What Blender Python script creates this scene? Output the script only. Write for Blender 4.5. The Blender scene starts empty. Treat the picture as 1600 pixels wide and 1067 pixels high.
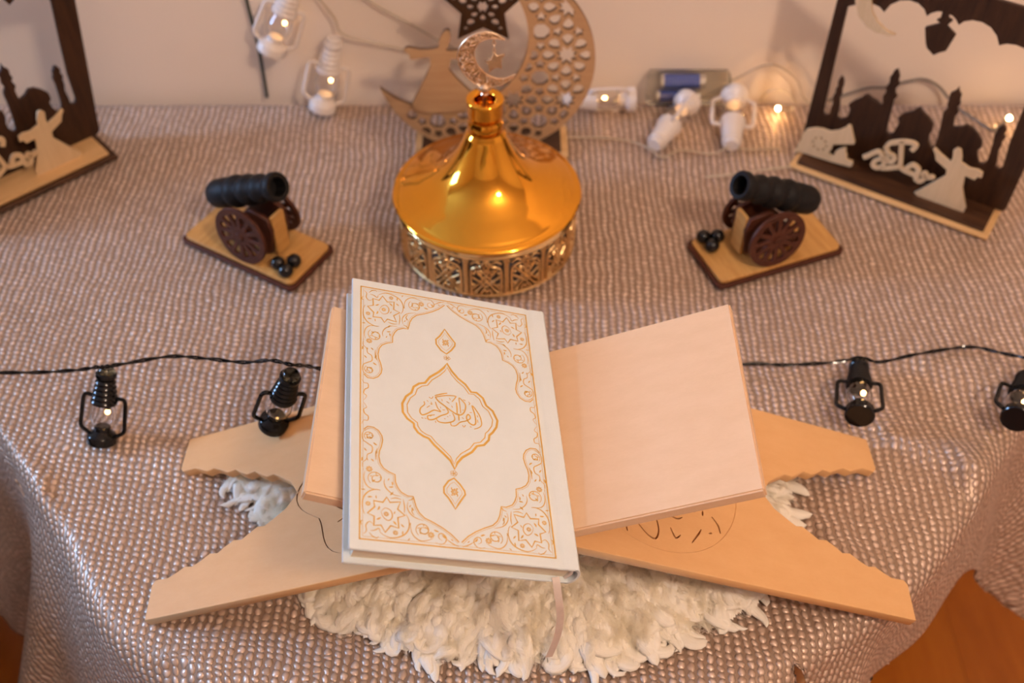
import bpy, bmesh, math, random
import numpy as np
from mathutils import Vector, Matrix, Euler
random.seed(7); rng = np.random.default_rng(7)
S = bpy.context.scene; C = S.collection; PI = math.pi; R = math.radians

# ---------------------------------------------------------------- camera, world, lights, exposure
cd = bpy.data.cameras.new('camera'); cam = bpy.data.objects.new('camera', cd); C.objects.link(cam)
cam.location = (0, 0, .67); cam.rotation_euler = (R(90 - 48.5), 0, 0)
cd.sensor_width = 36; cd.lens = 37.125; cd.clip_start = .01
cd.dof.use_dof = True; cd.dof.focus_distance = .66; cd.dof.aperture_fstop = 5.2
S.camera = cam
w = bpy.data.worlds.new('world'); S.world = w; w.use_nodes = True
bg = w.node_tree.nodes['Background']; bg.inputs[0].default_value = (1, .82, .70, 1); bg.inputs[1].default_value = .25

def area(name, loc, target, size, power, col, sy=None):
    l = bpy.data.lights.new(name, 'AREA'); l.energy = power; l.color = col; l.size = size
    if sy: l.shape = 'RECTANGLE'; l.size_y = sy
    o = bpy.data.objects.new(name, l); C.objects.link(o); o.location = loc
    o.rotation_euler = (Vector(target) - Vector(loc)).to_track_quat('-Z', 'Y').to_euler(); return o
# daylight from a window to the left, low; a warm room lamp above and to the right of the photographer
area('window_daylight', (-2.6, .80, .93), (0, .45, .1), .6, 70, (.34, .58, 1), .6)
def point(name, loc, power, col=(1, .50, .16), rad=.002):
    l = bpy.data.lights.new(name, 'POINT'); l.energy = power; l.color = col; l.shadow_soft_size = rad
    o = bpy.data.objects.new(name, l); C.objects.link(o); o.location = loc; return o
for q in (-1, 0, 1): point('room_lamp_bulb', (.70 + q * .02, -.40 - q * .10, 1.45 + q * .11), 16, (1, .745, .565), .06)
vs = S.view_settings; vs.view_transform = 'Standard'; vs.look = 'None'; vs.gamma = 1; vs.use_curve_mapping = False; vs.exposure = 0

# ---------------------------------------------------------------- outlines (millimetres, in each thing's own plane)
SKY=[(6.4,155.7),(7.7,100.9),(9.5,42.3),(11.1,39.5),(14.2,40.1),(16.7,43.1),(15.9,50.5),(16.7,53.6),(15.1,64.1),(16.6,66.1),(15.7,71.8),(17.0,74.4),(15.9,80.8),(17.3,85.9),(20.7,82.6),(21.8,76.3),(21.2,72.0),(22.4,67.0),(21.1,64.5),(23.2,54.8),(23.8,46.5),(24.2,41.8),(27.7,40.4),(32.8,44.5),(34.1,49.2),(33.9,54.8),(31.5,59.4),(35.1,64.4),(40.8,70.0),(43.3,74.2),(46.4,75.7),(50.5,73.7),(55.5,72.4),(60.6,69.4),(61.8,72.7),(60.0,80.1),(61.5,84.7),(60.3,90.9),(62.0,95.5),(61.0,101.6),(62.4,104.8),(62.5,107.9),(64.6,110.7),(66.3,108.8),(68.6,104.5),(68.9,99.4),(70.9,96.2),(68.4,91.3),(69.6,86.4),(72.2,83.5),(70.0,79.1),(71.2,68.2),(71.7,54.5),(72.8,43.7),(75.6,42.0),(79.5,45.1),(80.2,51.0),(81.6,58.6),(79.1,63.1),(82.2,68.5),(89.8,74.2),(94.3,80.6),(97.9,77.4),(104.8,73.4),(111.0,67.8),(111.9,61.3),(110.9,55.3),(112.2,48.9),(116.1,43.5),(118.9,45.5),(118.8,57.2),(117.3,73.1),(116.1,80.7),(116.0,84.6),(118.4,89.6),(116.3,94.0),(116.6,98.1),(115.8,104.2),(119.5,108.2),(120.4,112.4),(122.4,108.0),(125.2,105.3),(125.4,100.1),(127.0,96.9),(125.3,93.6),(128.1,88.1),(126.3,83.4),(128.3,72.1),(134.6,74.7),(138.8,78.6),(144.7,77.5),(150.5,73.2),(156.3,67.4),(157.7,61.2),(155.3,57.4),(157.3,51.3),(161.1,44.5),(165.2,45.4),(167.0,49.9),(166.5,58.0),(165.3,71.2),(163.8,78.7),(164.9,81.8),(164.7,85.7),(167.4,90.0),(169.9,89.2),(172.0,86.1),(171.4,80.5),(173.5,78.7),(172.3,74.2),(173.1,69.1),(172.3,63.3),(174.7,53.2),(175.4,46.6),(179.7,45.1),(181.5,49.3),(178.4,76.8),(177.6,110),(177.2,150),(176,157),(172,161),(164.0,163.8),(159.6,166.2),(151.9,167.0),(144.4,165.5),(139.5,162.2),(134.9,169.9),(127.9,175.6),(120.0,177.9),(112.1,177.1),(105.9,173.9),(102.8,169.4),(98.7,173.8),(94.9,176.0),(91.8,176.1),(92.7,171.8),(96.6,170.8),(93.8,166.4),(94.4,164.2),(103.0,158.9),(100.0,143.0),(94.8,139.2),(91.0,135.4),(83.7,140.1),(81.4,144.2),(76.7,157.8),(85.2,163.5),(88.6,166.2),(83.9,167.7),(86.4,169.7),(86.4,176.7),(82.5,175.8),(78.1,172.8),(75.1,168.8),(71.4,174.1),(65.0,177.8),(57.4,178.3),(49.6,175.6),(42.7,169.4),(39.2,160.7),(34.3,164.3),(28.5,165.3),(20.1,163.3),(13.2,159.8)]
DER=[(139.7,55.7),(138.0,63.2),(140.6,66.6),(144.1,65.9),(147.0,58.9),(148.0,53.8),(156.7,50.6),(164.0,51.9),(168.8,50.4),(169.5,45.1),(166.3,45.1),(164.4,40.8),(155.3,41.5),(157.7,26.9),(166.9,7.6),(166.6,-0.7),(156.2,-0.5),(155.6,-2.3),(152.8,-0.6),(151.4,-3.7),(138.0,-1.6),(133.7,0.9),(124.2,1.5),(118.7,4.4),(123.7,11.2),(132.5,24.1),(139.6,34.5),(138.6,41.2),(126.6,47.2),(124.2,53.1),(120.9,57.3),(121.9,59.1),(126.0,56.7),(130.1,54.3),(139.1,50.4)]
CAN=[(-0.4,8.6),(-1.4,13.0),(0.9,21.3),(0.8,26.8),(3.8,33.2),(11.5,37.9),(18.5,39.6),(26.4,39.8),(33.4,43.8),(38.7,49.0),(40.8,53.4),(43.4,53.6),(51.5,37.0),(51.2,35.3),(32.1,27.2),(31.9,23.9),(31.4,18.9),(29.2,14.0),(37.7,14.8),(36.6,15.5),(36.0,19.3),(38.9,23.8),(41.8,25.8),(43.3,27.6),(45.4,26.9),(45.6,23.4),(47.7,20.4),(48.5,15.9),(54.9,15.5),(55.4,10.8),(53.9,8.9),(35.6,7.0),(16.7,6.1),(0.3,5.2),(-1.2,2.5),(-3.3,2.5),(-3.3,5.7)]
CANW=[(19.5,22.3),(17.6,30.2),(13.0,19.2)]
LET=[[(63.2,25.1),(66.6,28.0),(70.2,32.5),(74.5,36.5),(78.2,35.9),(80.0,31.6),(77.2,28.6),(74.1,24.7),(74.1,20.3),(77.4,18.9),(81.5,21.4),(83.5,27.4),(80.7,33.4)],[(81.9,20.1),(87.2,22.4),(93.3,25.9),(97.7,29.2),(96.9,36.1),(94.5,46.5),(92.3,57.4)],[(80.5,44.7),(83.8,39.0),(90.1,37.5),(90.8,32.7),(86.3,30.0),(84.5,32.2),(86.3,38.7)],[(80.0,42.4),(82.2,49.0),(87.0,52.7),(94.0,56.4),(101.5,58.2),(105.4,57.4),(105.4,54.6),(103.2,50.2)],[(97.7,29.2),(102.4,27.0),(108.5,26.1),(114.4,25.8),(117.8,25.9)],[(104.1,29.2),(106.5,33.1),(109.2,35.7),(113.7,34.1),(115.8,30.8),(114.0,27.1)],[(116.7,21.7),(119.3,20.7),(122.3,24.3),(123.2,29.0),(122.0,31.3),(120.3,29.2),(124.8,27.6),(128.2,29.8),(130.8,28.8)],[(115.1,23.2),(117.1,20.4)]]
FMOON=[(8.6,182.4),(12.8,167.5),(18.9,155.2),(28.7,147.6),(38.4,144.8),(49.2,145.5),(55.0,148.5),(45.9,149.7),(36.7,155.1),(29.4,163.4),(25.7,173.9),(24.8,187.5)]
MDER=[(-42.5,129.4),(-39.6,130.9),(-36.9,129.4),(-36.4,123.8),(-38.1,116.7),(-39.8,111.8),(-42.0,109.4),(-35.7,108.6),(-30.0,109.4),(-24.3,110.2),(-18.6,111.0),(-14.4,110.2),(-14.2,107.0),(-17.4,104.5),(-19.7,98.8),(-27.5,100.1),(-36.7,100.5),(-39.4,88.9),(-32.6,78.8),(-25.7,70.3),(-17.2,60.8),(-10.1,49.4),(-23.6,42.2),(-41.5,40.1),(-62.4,39.4),(-72.6,42.2),(-77.3,49.4),(-67.9,68.5),(-61.3,82.2),(-56.3,93.9),(-57.3,102.1),(-67.3,100.5),(-75.2,99.6),(-76.2,105.4),(-80.9,108.6),(-79.3,111.5),(-75.7,112.7),(-70.8,111.5),(-65.2,110.2),(-59.6,110.2),(-53.9,111.0),(-48.2,112.7),(-47.1,119.9),(-45.5,124.6)]
FRAME=[(-64.0,93.5),(53.6,92.3),(53.4,-93.8),(-59.9,-92.2)]
QOUT=[(-5.0,88.7),(-9.2,84.3),(-14.0,80.8),(-19.3,77.9),(-24.6,75.5),(-27.6,72.4),(-29.3,68.7),(-30.8,62.3),(-33.9,62.4),(-37.8,60.4),(-39.7,57.6),(-41.0,54.1),(-41.2,49.1),(-44.8,47.8),(-48.0,45.6),(-49.8,42.5),(-50.6,38.1),(-50.2,34.4),(-49.0,30.8),(-48.2,26.4),(-48.7,23.3),(-50.6,20.0),(-53.6,18.1),(-57.1,18.0),(-59.5,20.5)]
QST=[[(-47.3,87.2),(-44.1,82.7),(-39.6,83.7),(-40.0,77.1),(-35.9,75.3),(-40.1,71.7),(-38.3,66.8),(-44.3,67.9),(-46.2,64.7),(-48.4,68.3),(-53.7,67.9),(-53.1,71.7),(-57.2,76.2),(-53.4,77.8),(-53.7,83.6),(-49.6,82.9),(-47.3,87.2)],[(-50.2,87.4),(-47.6,89.2),(-44.4,90.2),(-40.5,89.6),(-36.6,87.5),(-34.4,84.6),(-33.5,81.0),(-34.0,76.8),(-35.3,74.4)],[(-58.8,77.0),(-60.0,73.5),(-60.0,68.6),(-58.7,64.8),(-55.9,61.8),(-52.2,60.4),(-49.7,60.7)],[(-59.4,89.4),(-57.8,87.3),(-58.1,83.8),(-56.2,81.4),(-54.0,82.7)],[(-55.6,86.9),(-53.4,86.6),(-50.8,85.1),(-50.2,87.4)],[(-56.2,88.1),(-54.6,90.1),(-52.1,91.2),(-51.1,90.1)],[(-60.4,84.2),(-61.0,81.9),(-59.7,81.0)],[(-32.9,79.5),(-32.5,84.6),(-30.8,88.0),(-27.5,90.2),(-23.5,89.6),(-20.0,87.9)],[(-32.6,79.6),(-33.8,81.8)],[(-33.9,66.1),(-34.4,70.1),(-32.7,73.7),(-29.8,76.0),(-25.2,77.4)],[(-58.7,48.9),(-59.3,53.5),(-58.1,57.7),(-55.3,60.1),(-50.3,60.6)],[(-47.3,52.8),(-47.6,55.9),(-46.0,59.5),(-42.2,62.5),(-37.7,63.2)],[(-59.6,48.3),(-60.2,43.9),(-57.8,40.9),(-57.2,37.6),(-54.7,35.8),(-54.4,32.0),(-57.1,30.0),(-59.8,27.9),(-60.4,24.1),(-58.9,21.0),(-55.9,19.3)],[(-52.3,40.9),(-52.3,36.2),(-51.4,32.6)],[(-30.8,62.3),(-31.4,64.2),(-33.9,65.3)],[(-36.3,73.8),(-36.0,69.7),(-36.7,64.7)],[(-44.0,65.5),(-40.9,64.6),(-37.7,65.3)],[(-18.9,90.3),(-15.6,91.2),(-13.0,89.5),(-12.4,86.6),(-14.5,84.4),(-16.5,84.9),(-16.7,87.3),(-14.7,88.7)],[(-12.4,87.5),(-9.0,89.9),(-5.2,91.5)],[(-60.7,16.6),(-59.5,13.9),(-57.1,13.6),(-56.8,10.7),(-58.9,8.9),(-59.5,5.9),(-57.7,4.1),(-59.5,0.9)],[(-31.2,69.5),(-31.8,72.3),(-30.5,74.6)],[(-49.6,74.1),(-48.3,77.7),(-45.4,79.6),(-43.2,77.2),(-43.9,73.3),(-47.1,71.8),(-49.3,74.2)]]
QSP=[((-52.5,52.9),4.72),((-25.6,83.2),4.53),((-56.2,24.5),3.15)]
QFL=[((-46.6,75.6),1.76),((-56.2,47.4),2.27),((-21.2,85.9),2.27),((-41.5,86.8),1.76),((-56.9,70.1),1.76)]
QLF=[(-37.3,86.5),(-37.3,81.9),(-34.0,90.0),(-55.9,65.8),(-52.2,65.4),(-59.7,61.4),(-31.5,70.7),(-32.8,68.8),(-43.4,62.0),(-43.5,57.6),(-45.1,52.9),(-42.9,55.3),(-57.2,41.0),(-54.4,41.2),(-60.5,41.1),(-52.3,35.5),(-52.6,29.7),(-17.9,82.9),(-9.1,87.8),(-27.3,83.3),(-24.1,81.9),(-53.5,54.7),(-51.6,51.1),(-58.4,34.3),(-50.9,78.8),(-50.9,72.2),(-41.9,80.8),(-42.0,74.2),(-13.8,86.3),(-55.6,25.7)]
MED=[(-5.8,39.0),(-8.0,35.1),(-11.7,30.9),(-17.5,25.9),(-20.9,20.7),(-24.7,19.5),(-28.3,16.4),(-29.8,11.6),(-33.3,8.1),(-35.8,2.3),(-35.6,-4.1),(-33.0,-8.4),(-29.0,-11.4),(-28.8,-14.1),(-26.6,-17.6),(-23.3,-19.8),(-20.0,-20.9),(-16.8,-25.1),(-11.7,-30.1),(-7.3,-34.7),(-4.9,-40.4),(-3.0,-35.6),(0.3,-31.4),(6.7,-26.6),(10.1,-21.8),(14.7,-20.3),(18.1,-16.2),(18.8,-12.5),(21.1,-10.1),(23.9,-5.7),(25.0,-0.6),(22.4,6.4),(18.4,9.9),(16.6,15.5),(12.6,19.0),(9.0,18.8),(5.7,24.2),(1.0,28.1),(-3.0,33.4),(-5.8,39.0)]
CAL=[[(-6.8,15.2),(-11.1,13.6),(-15.0,11.8)],[(-4.0,9.0),(-1.7,12.5),(-1.6,13.8),(-7.6,13.2),(-14.0,11.0),(-14.3,10.3),(-12.7,7.9),(-8.7,4.9),(-4.7,1.9),(-0.6,-0.4),(2.2,0.6),(4.1,3.8),(4.7,8.0),(2.8,11.0),(0.7,12.7),(1.0,7.0),(1.2,1.2)],[(-22.1,6.3),(-21.8,3.9),(-24.3,1.0),(-24.9,-2.3),(-23.4,-4.1),(-20.0,-2.4),(-15.8,0.7),(-11.7,0.1),(-13.6,2.8),(-14.8,7.2)],[(-15.6,-2.8),(-18.7,-3.7),(-20.2,-4.7),(-19.5,-7.0),(-16.0,-6.1),(-11.8,-2.9),(-7.6,-0.6),(-6.9,1.5),(-8.7,4.9)],[(-14.7,-5.4),(-13.4,-7.5),(-9.3,-7.8),(-4.4,-6.0),(-2.9,-3.5),(-4.1,0.4)],[(-5.8,-6.4),(-5.3,-9.1),(-2.5,-8.7),(0.4,-5.8),(4.7,-3.9),(7.3,-1.4),(6.1,1.1),(4.7,-1.4),(6.0,-4.9),(8.7,-6.5),(10.6,-4.5),(10.3,1.9),(9.0,8.3),(12.2,3.9),(14.0,-0.7),(14.2,-5.6),(11.8,-8.2),(9.2,-9.4)],[(-1.2,9.1),(-1.0,5.0),(-1.2,0.0)],[(-0.2,0.6),(-0.2,-4.7)]]
CALT=[[(-18.8,10.2),(-17.2,9.2),(-16.0,11.1)],[(-20.3,7.4),(-19.3,6.4)],[(-18.3,5.3),(-17.0,4.7),(-17.6,6.7)],[(-18.4,3.7),(-20.5,1.7)],[(-10.5,10.0),(-10.3,8.3)],[(-7.8,8.8),(-5.8,7.5),(-7.8,8.8)],[(-5.6,11.7),(-5.0,10.1)],[(-4.5,6.0),(-3.9,4.5)],[(-11.8,4.0),(-11.6,2.8)],[(3.2,11.9),(5.0,11.4)],[(6.7,10.9),(7.7,9.8),(6.9,8.4)],[(2.4,3.9),(3.4,3.7)],[(6.9,2.6),(8.6,2.9)],[(-10.6,1.7),(-8.8,1.9)],[(-9.8,-4.6),(-8.8,-4.9)],[(-7.7,-2.7),(-7.0,-3.0)],[(-6.2,-1.6),(-5.6,-1.9)],[(1.7,-1.9),(3.0,-2.9)],[(11.7,1.4),(12.3,-0.2)],[(11.8,-1.9),(12.0,-4.3)],[(1.7,-7.6),(2.7,-9.0),(3.8,-7.3)],[(6.5,-8.0),(7.6,-8.3)],[(-15.4,-7.2),(-15.1,-8.7)],[(-24.2,-6.2),(-22.9,-6.8)],[(-22.2,-6.3),(-20.8,-6.6)],[(-18.7,-4.5),(-17.3,-3.4)]]
FIN=[(-6.0,67.5),(-8.2,63.3),(-9.9,60.5),(-12.3,57.6),(-12.2,53.6),(-9.2,49.0),(-5.7,46.7),(-2.3,50.4),(0.2,54.5),(0.6,57.0),(-1.8,60.6),(-3.6,63.5),(-6.0,67.5)]
FINC=[(-5.9,56.1),(-5.6,43.4)]
CRO=[(18.8,210.3),(12.8,214.7),(4.0,216.7),(-4.9,214.4),(-12.2,208.8),(-16.9,201.1),(-18.2,192.3),(-16.2,183.9),(-11.0,175.3),(-3.4,168.8),(4.9,166.4),(14.1,167.7),(22.5,172.6),(27.5,178.6)]
CRI=[(27.5,178.6),(19.7,175.0),(12.4,174.6),(6.0,177.5),(-0.3,183.4),(-4.2,190.2),(-5.4,197.5),(-3.9,204.2),(0.3,208.8),(6.6,211.3),(12.8,211.3),(18.8,210.3)]
FST=[(10.4,199.1),(12.6,195.7),(18.5,196.7),(15.7,192.3),(16.1,185.0),(12.0,186.0),(6.5,181.2),(6.2,188.1),(3.5,190.8),(9.0,192.8)]

# ---------------------------------------------------------------- helpers
def link(o, parent=None):
    C.objects.link(o)
    if parent is not None: o.parent = parent
    return o
def tag(o, label=None, cat=None, group=None, kind=None):
    if label: o['label'] = label
    if cat: o['category'] = cat
    if group: o['group'] = group
    if kind: o['kind'] = kind
    return o
def thing(name, label, cat, loc=(0, 0, 0), rot=(0, 0, 0), group=None, parent=None):
    o = bpy.data.objects.new(name, None); o.empty_display_size = .02; o.location = loc; o.rotation_euler = rot
    return tag(link(o, parent), label, cat, group)
class MB:
    """collects vertices and faces for one mesh"""
    def __init__(s): s.v = []; s.f = []
    def add(s, v, f):
        n = len(s.v); s.v += [tuple(p) for p in v]; s.f += [tuple(i + n for i in q) for q in f]; return s
    def box(s, x0, x1, y0, y1, z0, z1, M=None):
        v = [(x, y, z) for z in (z0, z1) for y in (y0, y1) for x in (x0, x1)]
        if M is not None: v = [M @ Vector(p) for p in v]
        return s.add(v, [(0, 2, 3, 1), (4, 5, 7, 6), (0, 1, 5, 4), (2, 6, 7, 3), (0, 4, 6, 2), (1, 3, 7, 5)])
    def lathe(s, prof, n=48, M=None, close=False):
        v = []; f = []
        for r, z in prof:
            for i in range(n):
                a = 2 * PI * i / n; p = Vector((r * math.cos(a), r * math.sin(a), z)); v.append(M @ p if M is not None else p)
        m = len(prof)
        for j in range(m - 1 if not close else m):
            for i in range(n):
                k = (j + 1) % m; f.append((j * n + i, j * n + (i + 1) % n, k * n + (i + 1) % n, k * n + i))
        if not close:
            if prof[0][0] > 1e-6: f.append(tuple(reversed(range(n))))
            if prof[-1][0] > 1e-6: f.append(tuple((m - 1) * n + i for i in range(n)))
        return s.add(v, f)
    def tube(s, pts, r, n=8, closed=False, cap=True):
        pts = [Vector(p) for p in pts]; m = len(pts); v = []; f = []; up = None
        for i, p in enumerate(pts):
            a = pts[i - 1] if (i > 0 or closed) else p; b = pts[(i + 1) % m] if (i < m - 1 or closed) else p
            t = (b - a).normalized() if (b - a).length > 1e-9 else Vector((0, 0, 1))
            if up is None: up = t.orthogonal().normalized()
            up = (up - t * up.dot(t)); up = up.normalized() if up.length > 1e-6 else t.orthogonal().normalized()
            q = t.cross(up); rr = r[i] if isinstance(r, (list, tuple)) else r
            for k in range(n):
                c = 2 * PI * k / n; v.append(p + (up * math.cos(c) + q * math.sin(c)) * rr)
        for i in range(m if closed else m - 1):
            j = (i + 1) % m
            for k in range(n): f.append((i * n + k, i * n + (k + 1) % n, j * n + (k + 1) % n, j * n + k))
        if cap and not closed: f.append(tuple(reversed(range(n)))); f.append(tuple((m - 1) * n + k for k in range(n)))
        return s.add(v, f)
    def sphere(s, c, r, n=16, m=10, sc=(1, 1, 1)):
        v = [(c[0], c[1], c[2] - r * sc[2])]; f = []
        for j in range(1, m):
            t = -PI / 2 + PI * j / m
            for i in range(n):
                a = 2 * PI * i / n; v.append((c[0] + r * sc[0] * math.cos(t) * math.cos(a), c[1] + r * sc[1] * math.cos(t) * math.sin(a), c[2] + r * sc[2] * math.sin(t)))
        v.append((c[0], c[1], c[2] + r * sc[2])); top = len(v) - 1
        for i in range(n): f.append((0, 1 + (i + 1) % n, 1 + i)); f.append((top, top - n + i, top - n + (i + 1) % n))
        for j in range(m - 2):
            for i in range(n): b = 1 + j * n; f.append((b + i, b + (i + 1) % n, b + n + (i + 1) % n, b + n + i))
        return s.add(v, f)
    def ribbon(s, pts, wid, z=0, taper=0, t=.00012):
        """flat foil stroke lying in the XY plane, slightly proud"""
        m = len(pts)
        if m < 2: return s
        v = []; f = []
        closed = m > 3 and math.dist(pts[0], pts[-1]) < 1e-6
        for i, p in enumerate(pts):
            a = pts[i - 1] if i else (pts[-2] if closed else p); b = pts[i + 1] if i < m - 1 else (pts[1] if closed else p)
            dx, dy = b[0] - a[0], b[1] - a[1]; l = math.hypot(dx, dy) or 1
            k = wid / 2
            if taper and not closed: k *= 1 - taper * abs(2 * i / (m - 1) - 1) ** 1.5
            nx, ny = -dy / l * k, dx / l * k
            v += [(p[0] + nx, p[1] + ny, z), (p[0] - nx, p[1] - ny, z)]
        for i in range(m - 1): f.append((2 * i, 2 * i + 1, 2 * i + 3, 2 * i + 2))
        return s.add(v, f)
    def build(s, name, mat, parent=None, smooth=False, M=None, flat_angle=40):
        me = bpy.data.meshes.new(name); me.from_pydata(s.v, [], s.f)
        if M is not None: me.transform(M)
        return finish(name, me, mat, parent, smooth, flat_angle)
def finish(name, me, mat, parent=None, smooth=False, ang=40):
    me.update()
    bm = bmesh.new(); bm.from_mesh(me); bmesh.ops.recalc_face_normals(bm, faces=bm.faces); bm.to_mesh(me); bm.free()
    if mat is not None and not me.materials: me.materials.append(mat)
    if smooth:
        me.polygons.foreach_set('use_smooth', [True] * len(me.polygons))
        try: me.set_sharp_from_angle(angle=R(ang))
        except Exception: pass
    return link(bpy.data.objects.new(name, me), parent)
def plate_mesh(loops, t, bev=0, smooth_loops=False):
    """cut sheet: first loop the outline, the rest holes; in XY, thickness 0..t along Z"""
    cu = bpy.data.curves.new('sheet', 'CURVE'); cu.dimensions = '2D'; cu.fill_mode = 'BOTH'; cu.extrude = t / 2 - bev; cu.bevel_depth = bev; cu.bevel_resolution = 1
    for lp in loops:
        sp = cu.splines.new('POLY'); sp.points.add(len(lp) - 1)
        for q, p in zip(sp.points, lp): q.co = (p[0], p[1], 0, 1)
        sp.use_cyclic_u = True
    o = bpy.data.objects.new('sheet', cu); C.objects.link(o)
    dg = bpy.context.evaluated_depsgraph_get(); me = bpy.data.meshes.new_from_object(o.evaluated_get(dg)); 
    bpy.data.objects.remove(o); bpy.data.curves.remove(cu)
    bm = bmesh.new(); bm.from_mesh(me); bmesh.ops.remove_doubles(bm, verts=bm.verts, dist=1e-6); bm.to_mesh(me); bm.free()
    me.transform(Matrix.Translation((0, 0, t / 2))); me.materials.clear(); return me
UP = Matrix(((1, 0, 0, 0), (0, 0, -1, 0), (0, 1, 0, 0), (0, 0, 0, 1)))        # sheet XY -> standing XZ, thickness towards -Y
def plate(name, loops, t, mat, parent=None, M=None, bev=0, edge=None):
    me = plate_mesh(loops, t, bev)
    if edge is not None:
        me.materials.append(mat); me.materials.append(edge)
        for q in me.polygons: q.material_index = 1 if abs(q.normal.z) < .5 else 0
    if M is not None: me.transform(M)
    return finish(name, me, mat, parent)
def mm(pts): return [(p[0] / 1000, p[1] / 1000) for p in pts]
def smooth_line(pts, n=4, closed=False):
    P = [np.array(p, float) for p in pts]; m = len(P); out = []
    for i in range(m if closed else m - 1):
        a = P[i - 1] if (i > 0 or closed) else P[i]; b = P[i]; c = P[(i + 1) % m]; d = P[(i + 2) % m] if (i + 2 < m or closed) else c
        for k in range(n):
            t = k / n; out.append(tuple(.5 * (2 * b + (c - a) * t + (2 * a - 5 * b + 4 * c - d) * t * t + (3 * b - a - 3 * c + d) * t ** 3)))
    if not closed: out.append(tuple(P[-1]))
    return out
def circ(cx, cy, r, n=24, a0=0): return [(cx + r * math.cos(a0 + 2 * PI * i / n), cy + r * math.sin(a0 + 2 * PI * i / n)) for i in range(n)]
def star(cx, cy, ro, ri, n, a0=PI / 2): return [(cx + (ro, ri)[i % 2] * math.cos(a0 + PI * i / n), cy + (ro, ri)[i % 2] * math.sin(a0 + PI * i / n)) for i in range(2 * n)]
def rrect(x0, x1, y0, y1, r, n=5):
    o = []
    for cx, cy, a in ((x1 - r, y1 - r, 0), (x0 + r, y1 - r, 90), (x0 + r, y0 + r, 180), (x1 - r, y0 + r, 270)):
        for k in range(n + 1): t = R(a + 90 * k / n); o.append((cx + r * math.cos(t), cy + r * math.sin(t)))
    return o

# ---------------------------------------------------------------- materials
class N:
    """tiny node-expression helper"""
    def __init__(s, name):
        s.m = bpy.data.materials.new(name); s.m.use_nodes = True; s.t = s.m.node_tree; s.b = s.t.nodes['Principled BSDF']
    def node(s, typ, **kw):
        n = s.t.nodes.new(typ)
        for k, v in kw.items(): setattr(n, k, v)
        return n
    def set(s, n, i, v):
        if isinstance(v, bpy.types.NodeSocket): s.t.links.new(v, n.inputs[i])
        elif v is not None: n.inputs[i].default_value = v
    def math(s, op, a, b=None, c=None):
        n = s.node('ShaderNodeMath', operation=op); s.set(n, 0, a); s.set(n, 1, b)
        if c is not None: s.set(n, 2, c)
        return n.outputs[0]
    def mix(s, fac, a, b):
        n = s.node('ShaderNodeMix', data_type='RGBA'); s.set(n, 0, fac); s.set(n, 6, a); s.set(n, 7, b); return n.outputs[2]
    def noise(s, vec, scale, detail=3, rough=.5):
        n = s.node('ShaderNodeTexNoise'); s.set(n, 'Vector', vec); n.inputs['Scale'].default_value = scale; n.inputs['Detail'].default_value = detail; n.inputs['Roughness'].default_value = rough
        return n.outputs['Fac']
    def ramp(s, fac, stops):
        n = s.node('ShaderNodeValToRGB'); s.set(n, 0, fac); e = n.color_ramp.elements
        while len(e) < len(stops): e.new(.5)
        for q, (p, c) in zip(e, stops): q.position = p; q.color = c if len(c) == 4 else (*c, 1)
        return n.outputs[0]
    def obj(s, scale=(1, 1, 1)):
        t = s.node('ShaderNodeTexCoord'); m = s.node('ShaderNodeMapping'); s.set(m, 0, t.outputs['Object']); m.inputs['Scale'].default_value = scale; return m.outputs[0]
    def bump(s, h, strength, dist):
        n = s.node('ShaderNodeBump'); n.inputs['Strength'].default_value = strength; n.inputs['Distance'].default_value = dist; s.set(n, 'Height', h); s.t.links.new(n.outputs[0], s.b.inputs['Normal'])
    def p(s, **kw):
        for k, v in kw.items(): s.set(s.b, {'col': 'Base Color', 'rough': 'Roughness', 'metal': 'Metallic', 'spec': 'Specular IOR Level', 'trans': 'Transmission Weight', 'ior': 'IOR', 'alpha': 'Alpha', 'em': 'Emission Color', 'es': 'Emission Strength', 'coat': 'Coat Weight', 'sheen': 'Sheen Weight', 'sss': 'Subsurface Weight'}[k], v)
        return s
def c4(c): return (*c, 1)
def plain(name, col, rough=.5, metal=0, var=.06, scale=60, **kw):
    n = N(name); f = n.noise(n.obj(), scale, 4)
    n.p(col=n.ramp(f, [(.3, tuple(max(0, x * (1 - var)) for x in col)), (.7, tuple(x * (1 + var) for x in col))]), rough=rough, metal=metal, **kw); return n.m
def wood(name, a, b, axis='x', grain=1.0, rough=.5, bump=.15):
    n = N(name); k = 9 * grain; l = 90 * grain
    sc = {'x': (k, l, l), 'y': (l, k, l), 'z': (l, l, k)}[axis]
    f = n.noise(n.obj(sc), 1.6, 5, .6); g = n.noise(n.obj(tuple(q * 4 for q in sc)), 3, 3, .6); h = n.noise(n.obj(tuple(q * .22 for q in sc)), 1.6, 2)
    t = n.math('ADD', n.math('MULTIPLY', f, .55), n.math('ADD', n.math('MULTIPLY', g, .2), n.math('MULTIPLY', h, .25)))
    n.p(col=n.ramp(t, [(.36, a), (.64, b)]), rough=rough, spec=.35); n.bump(g, bump, .0004); return n.m
M_birch = wood('birch_wood', (.72, .41, .175), (.765, .455, .205), 'x', .8, .48, .08)
M_panel = wood('paler_birch_wood', (.76, .515, .315), (.81, .56, .355), 'x', .8, .48, .08)  # upper panels in a paler tone than the leg boards
M_dark = wood('dark_stained_wood', (.018, .007, .003), (.062, .024, .009), 'z', 1.6, .5)
M_darkflat = wood('dark_stained_wood_flat', (.030, .011, .004), (.085, .034, .012), 'x', 1.6, .5)
M_cream = wood('pale_plywood', (.60, .42, .23), (.70, .51, .30), 'z', 1.5, .55)
M_ply = wood('laser_plywood', (.50, .30, .155), (.58, .37, .20), 'x', 1.5, .55)
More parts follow.
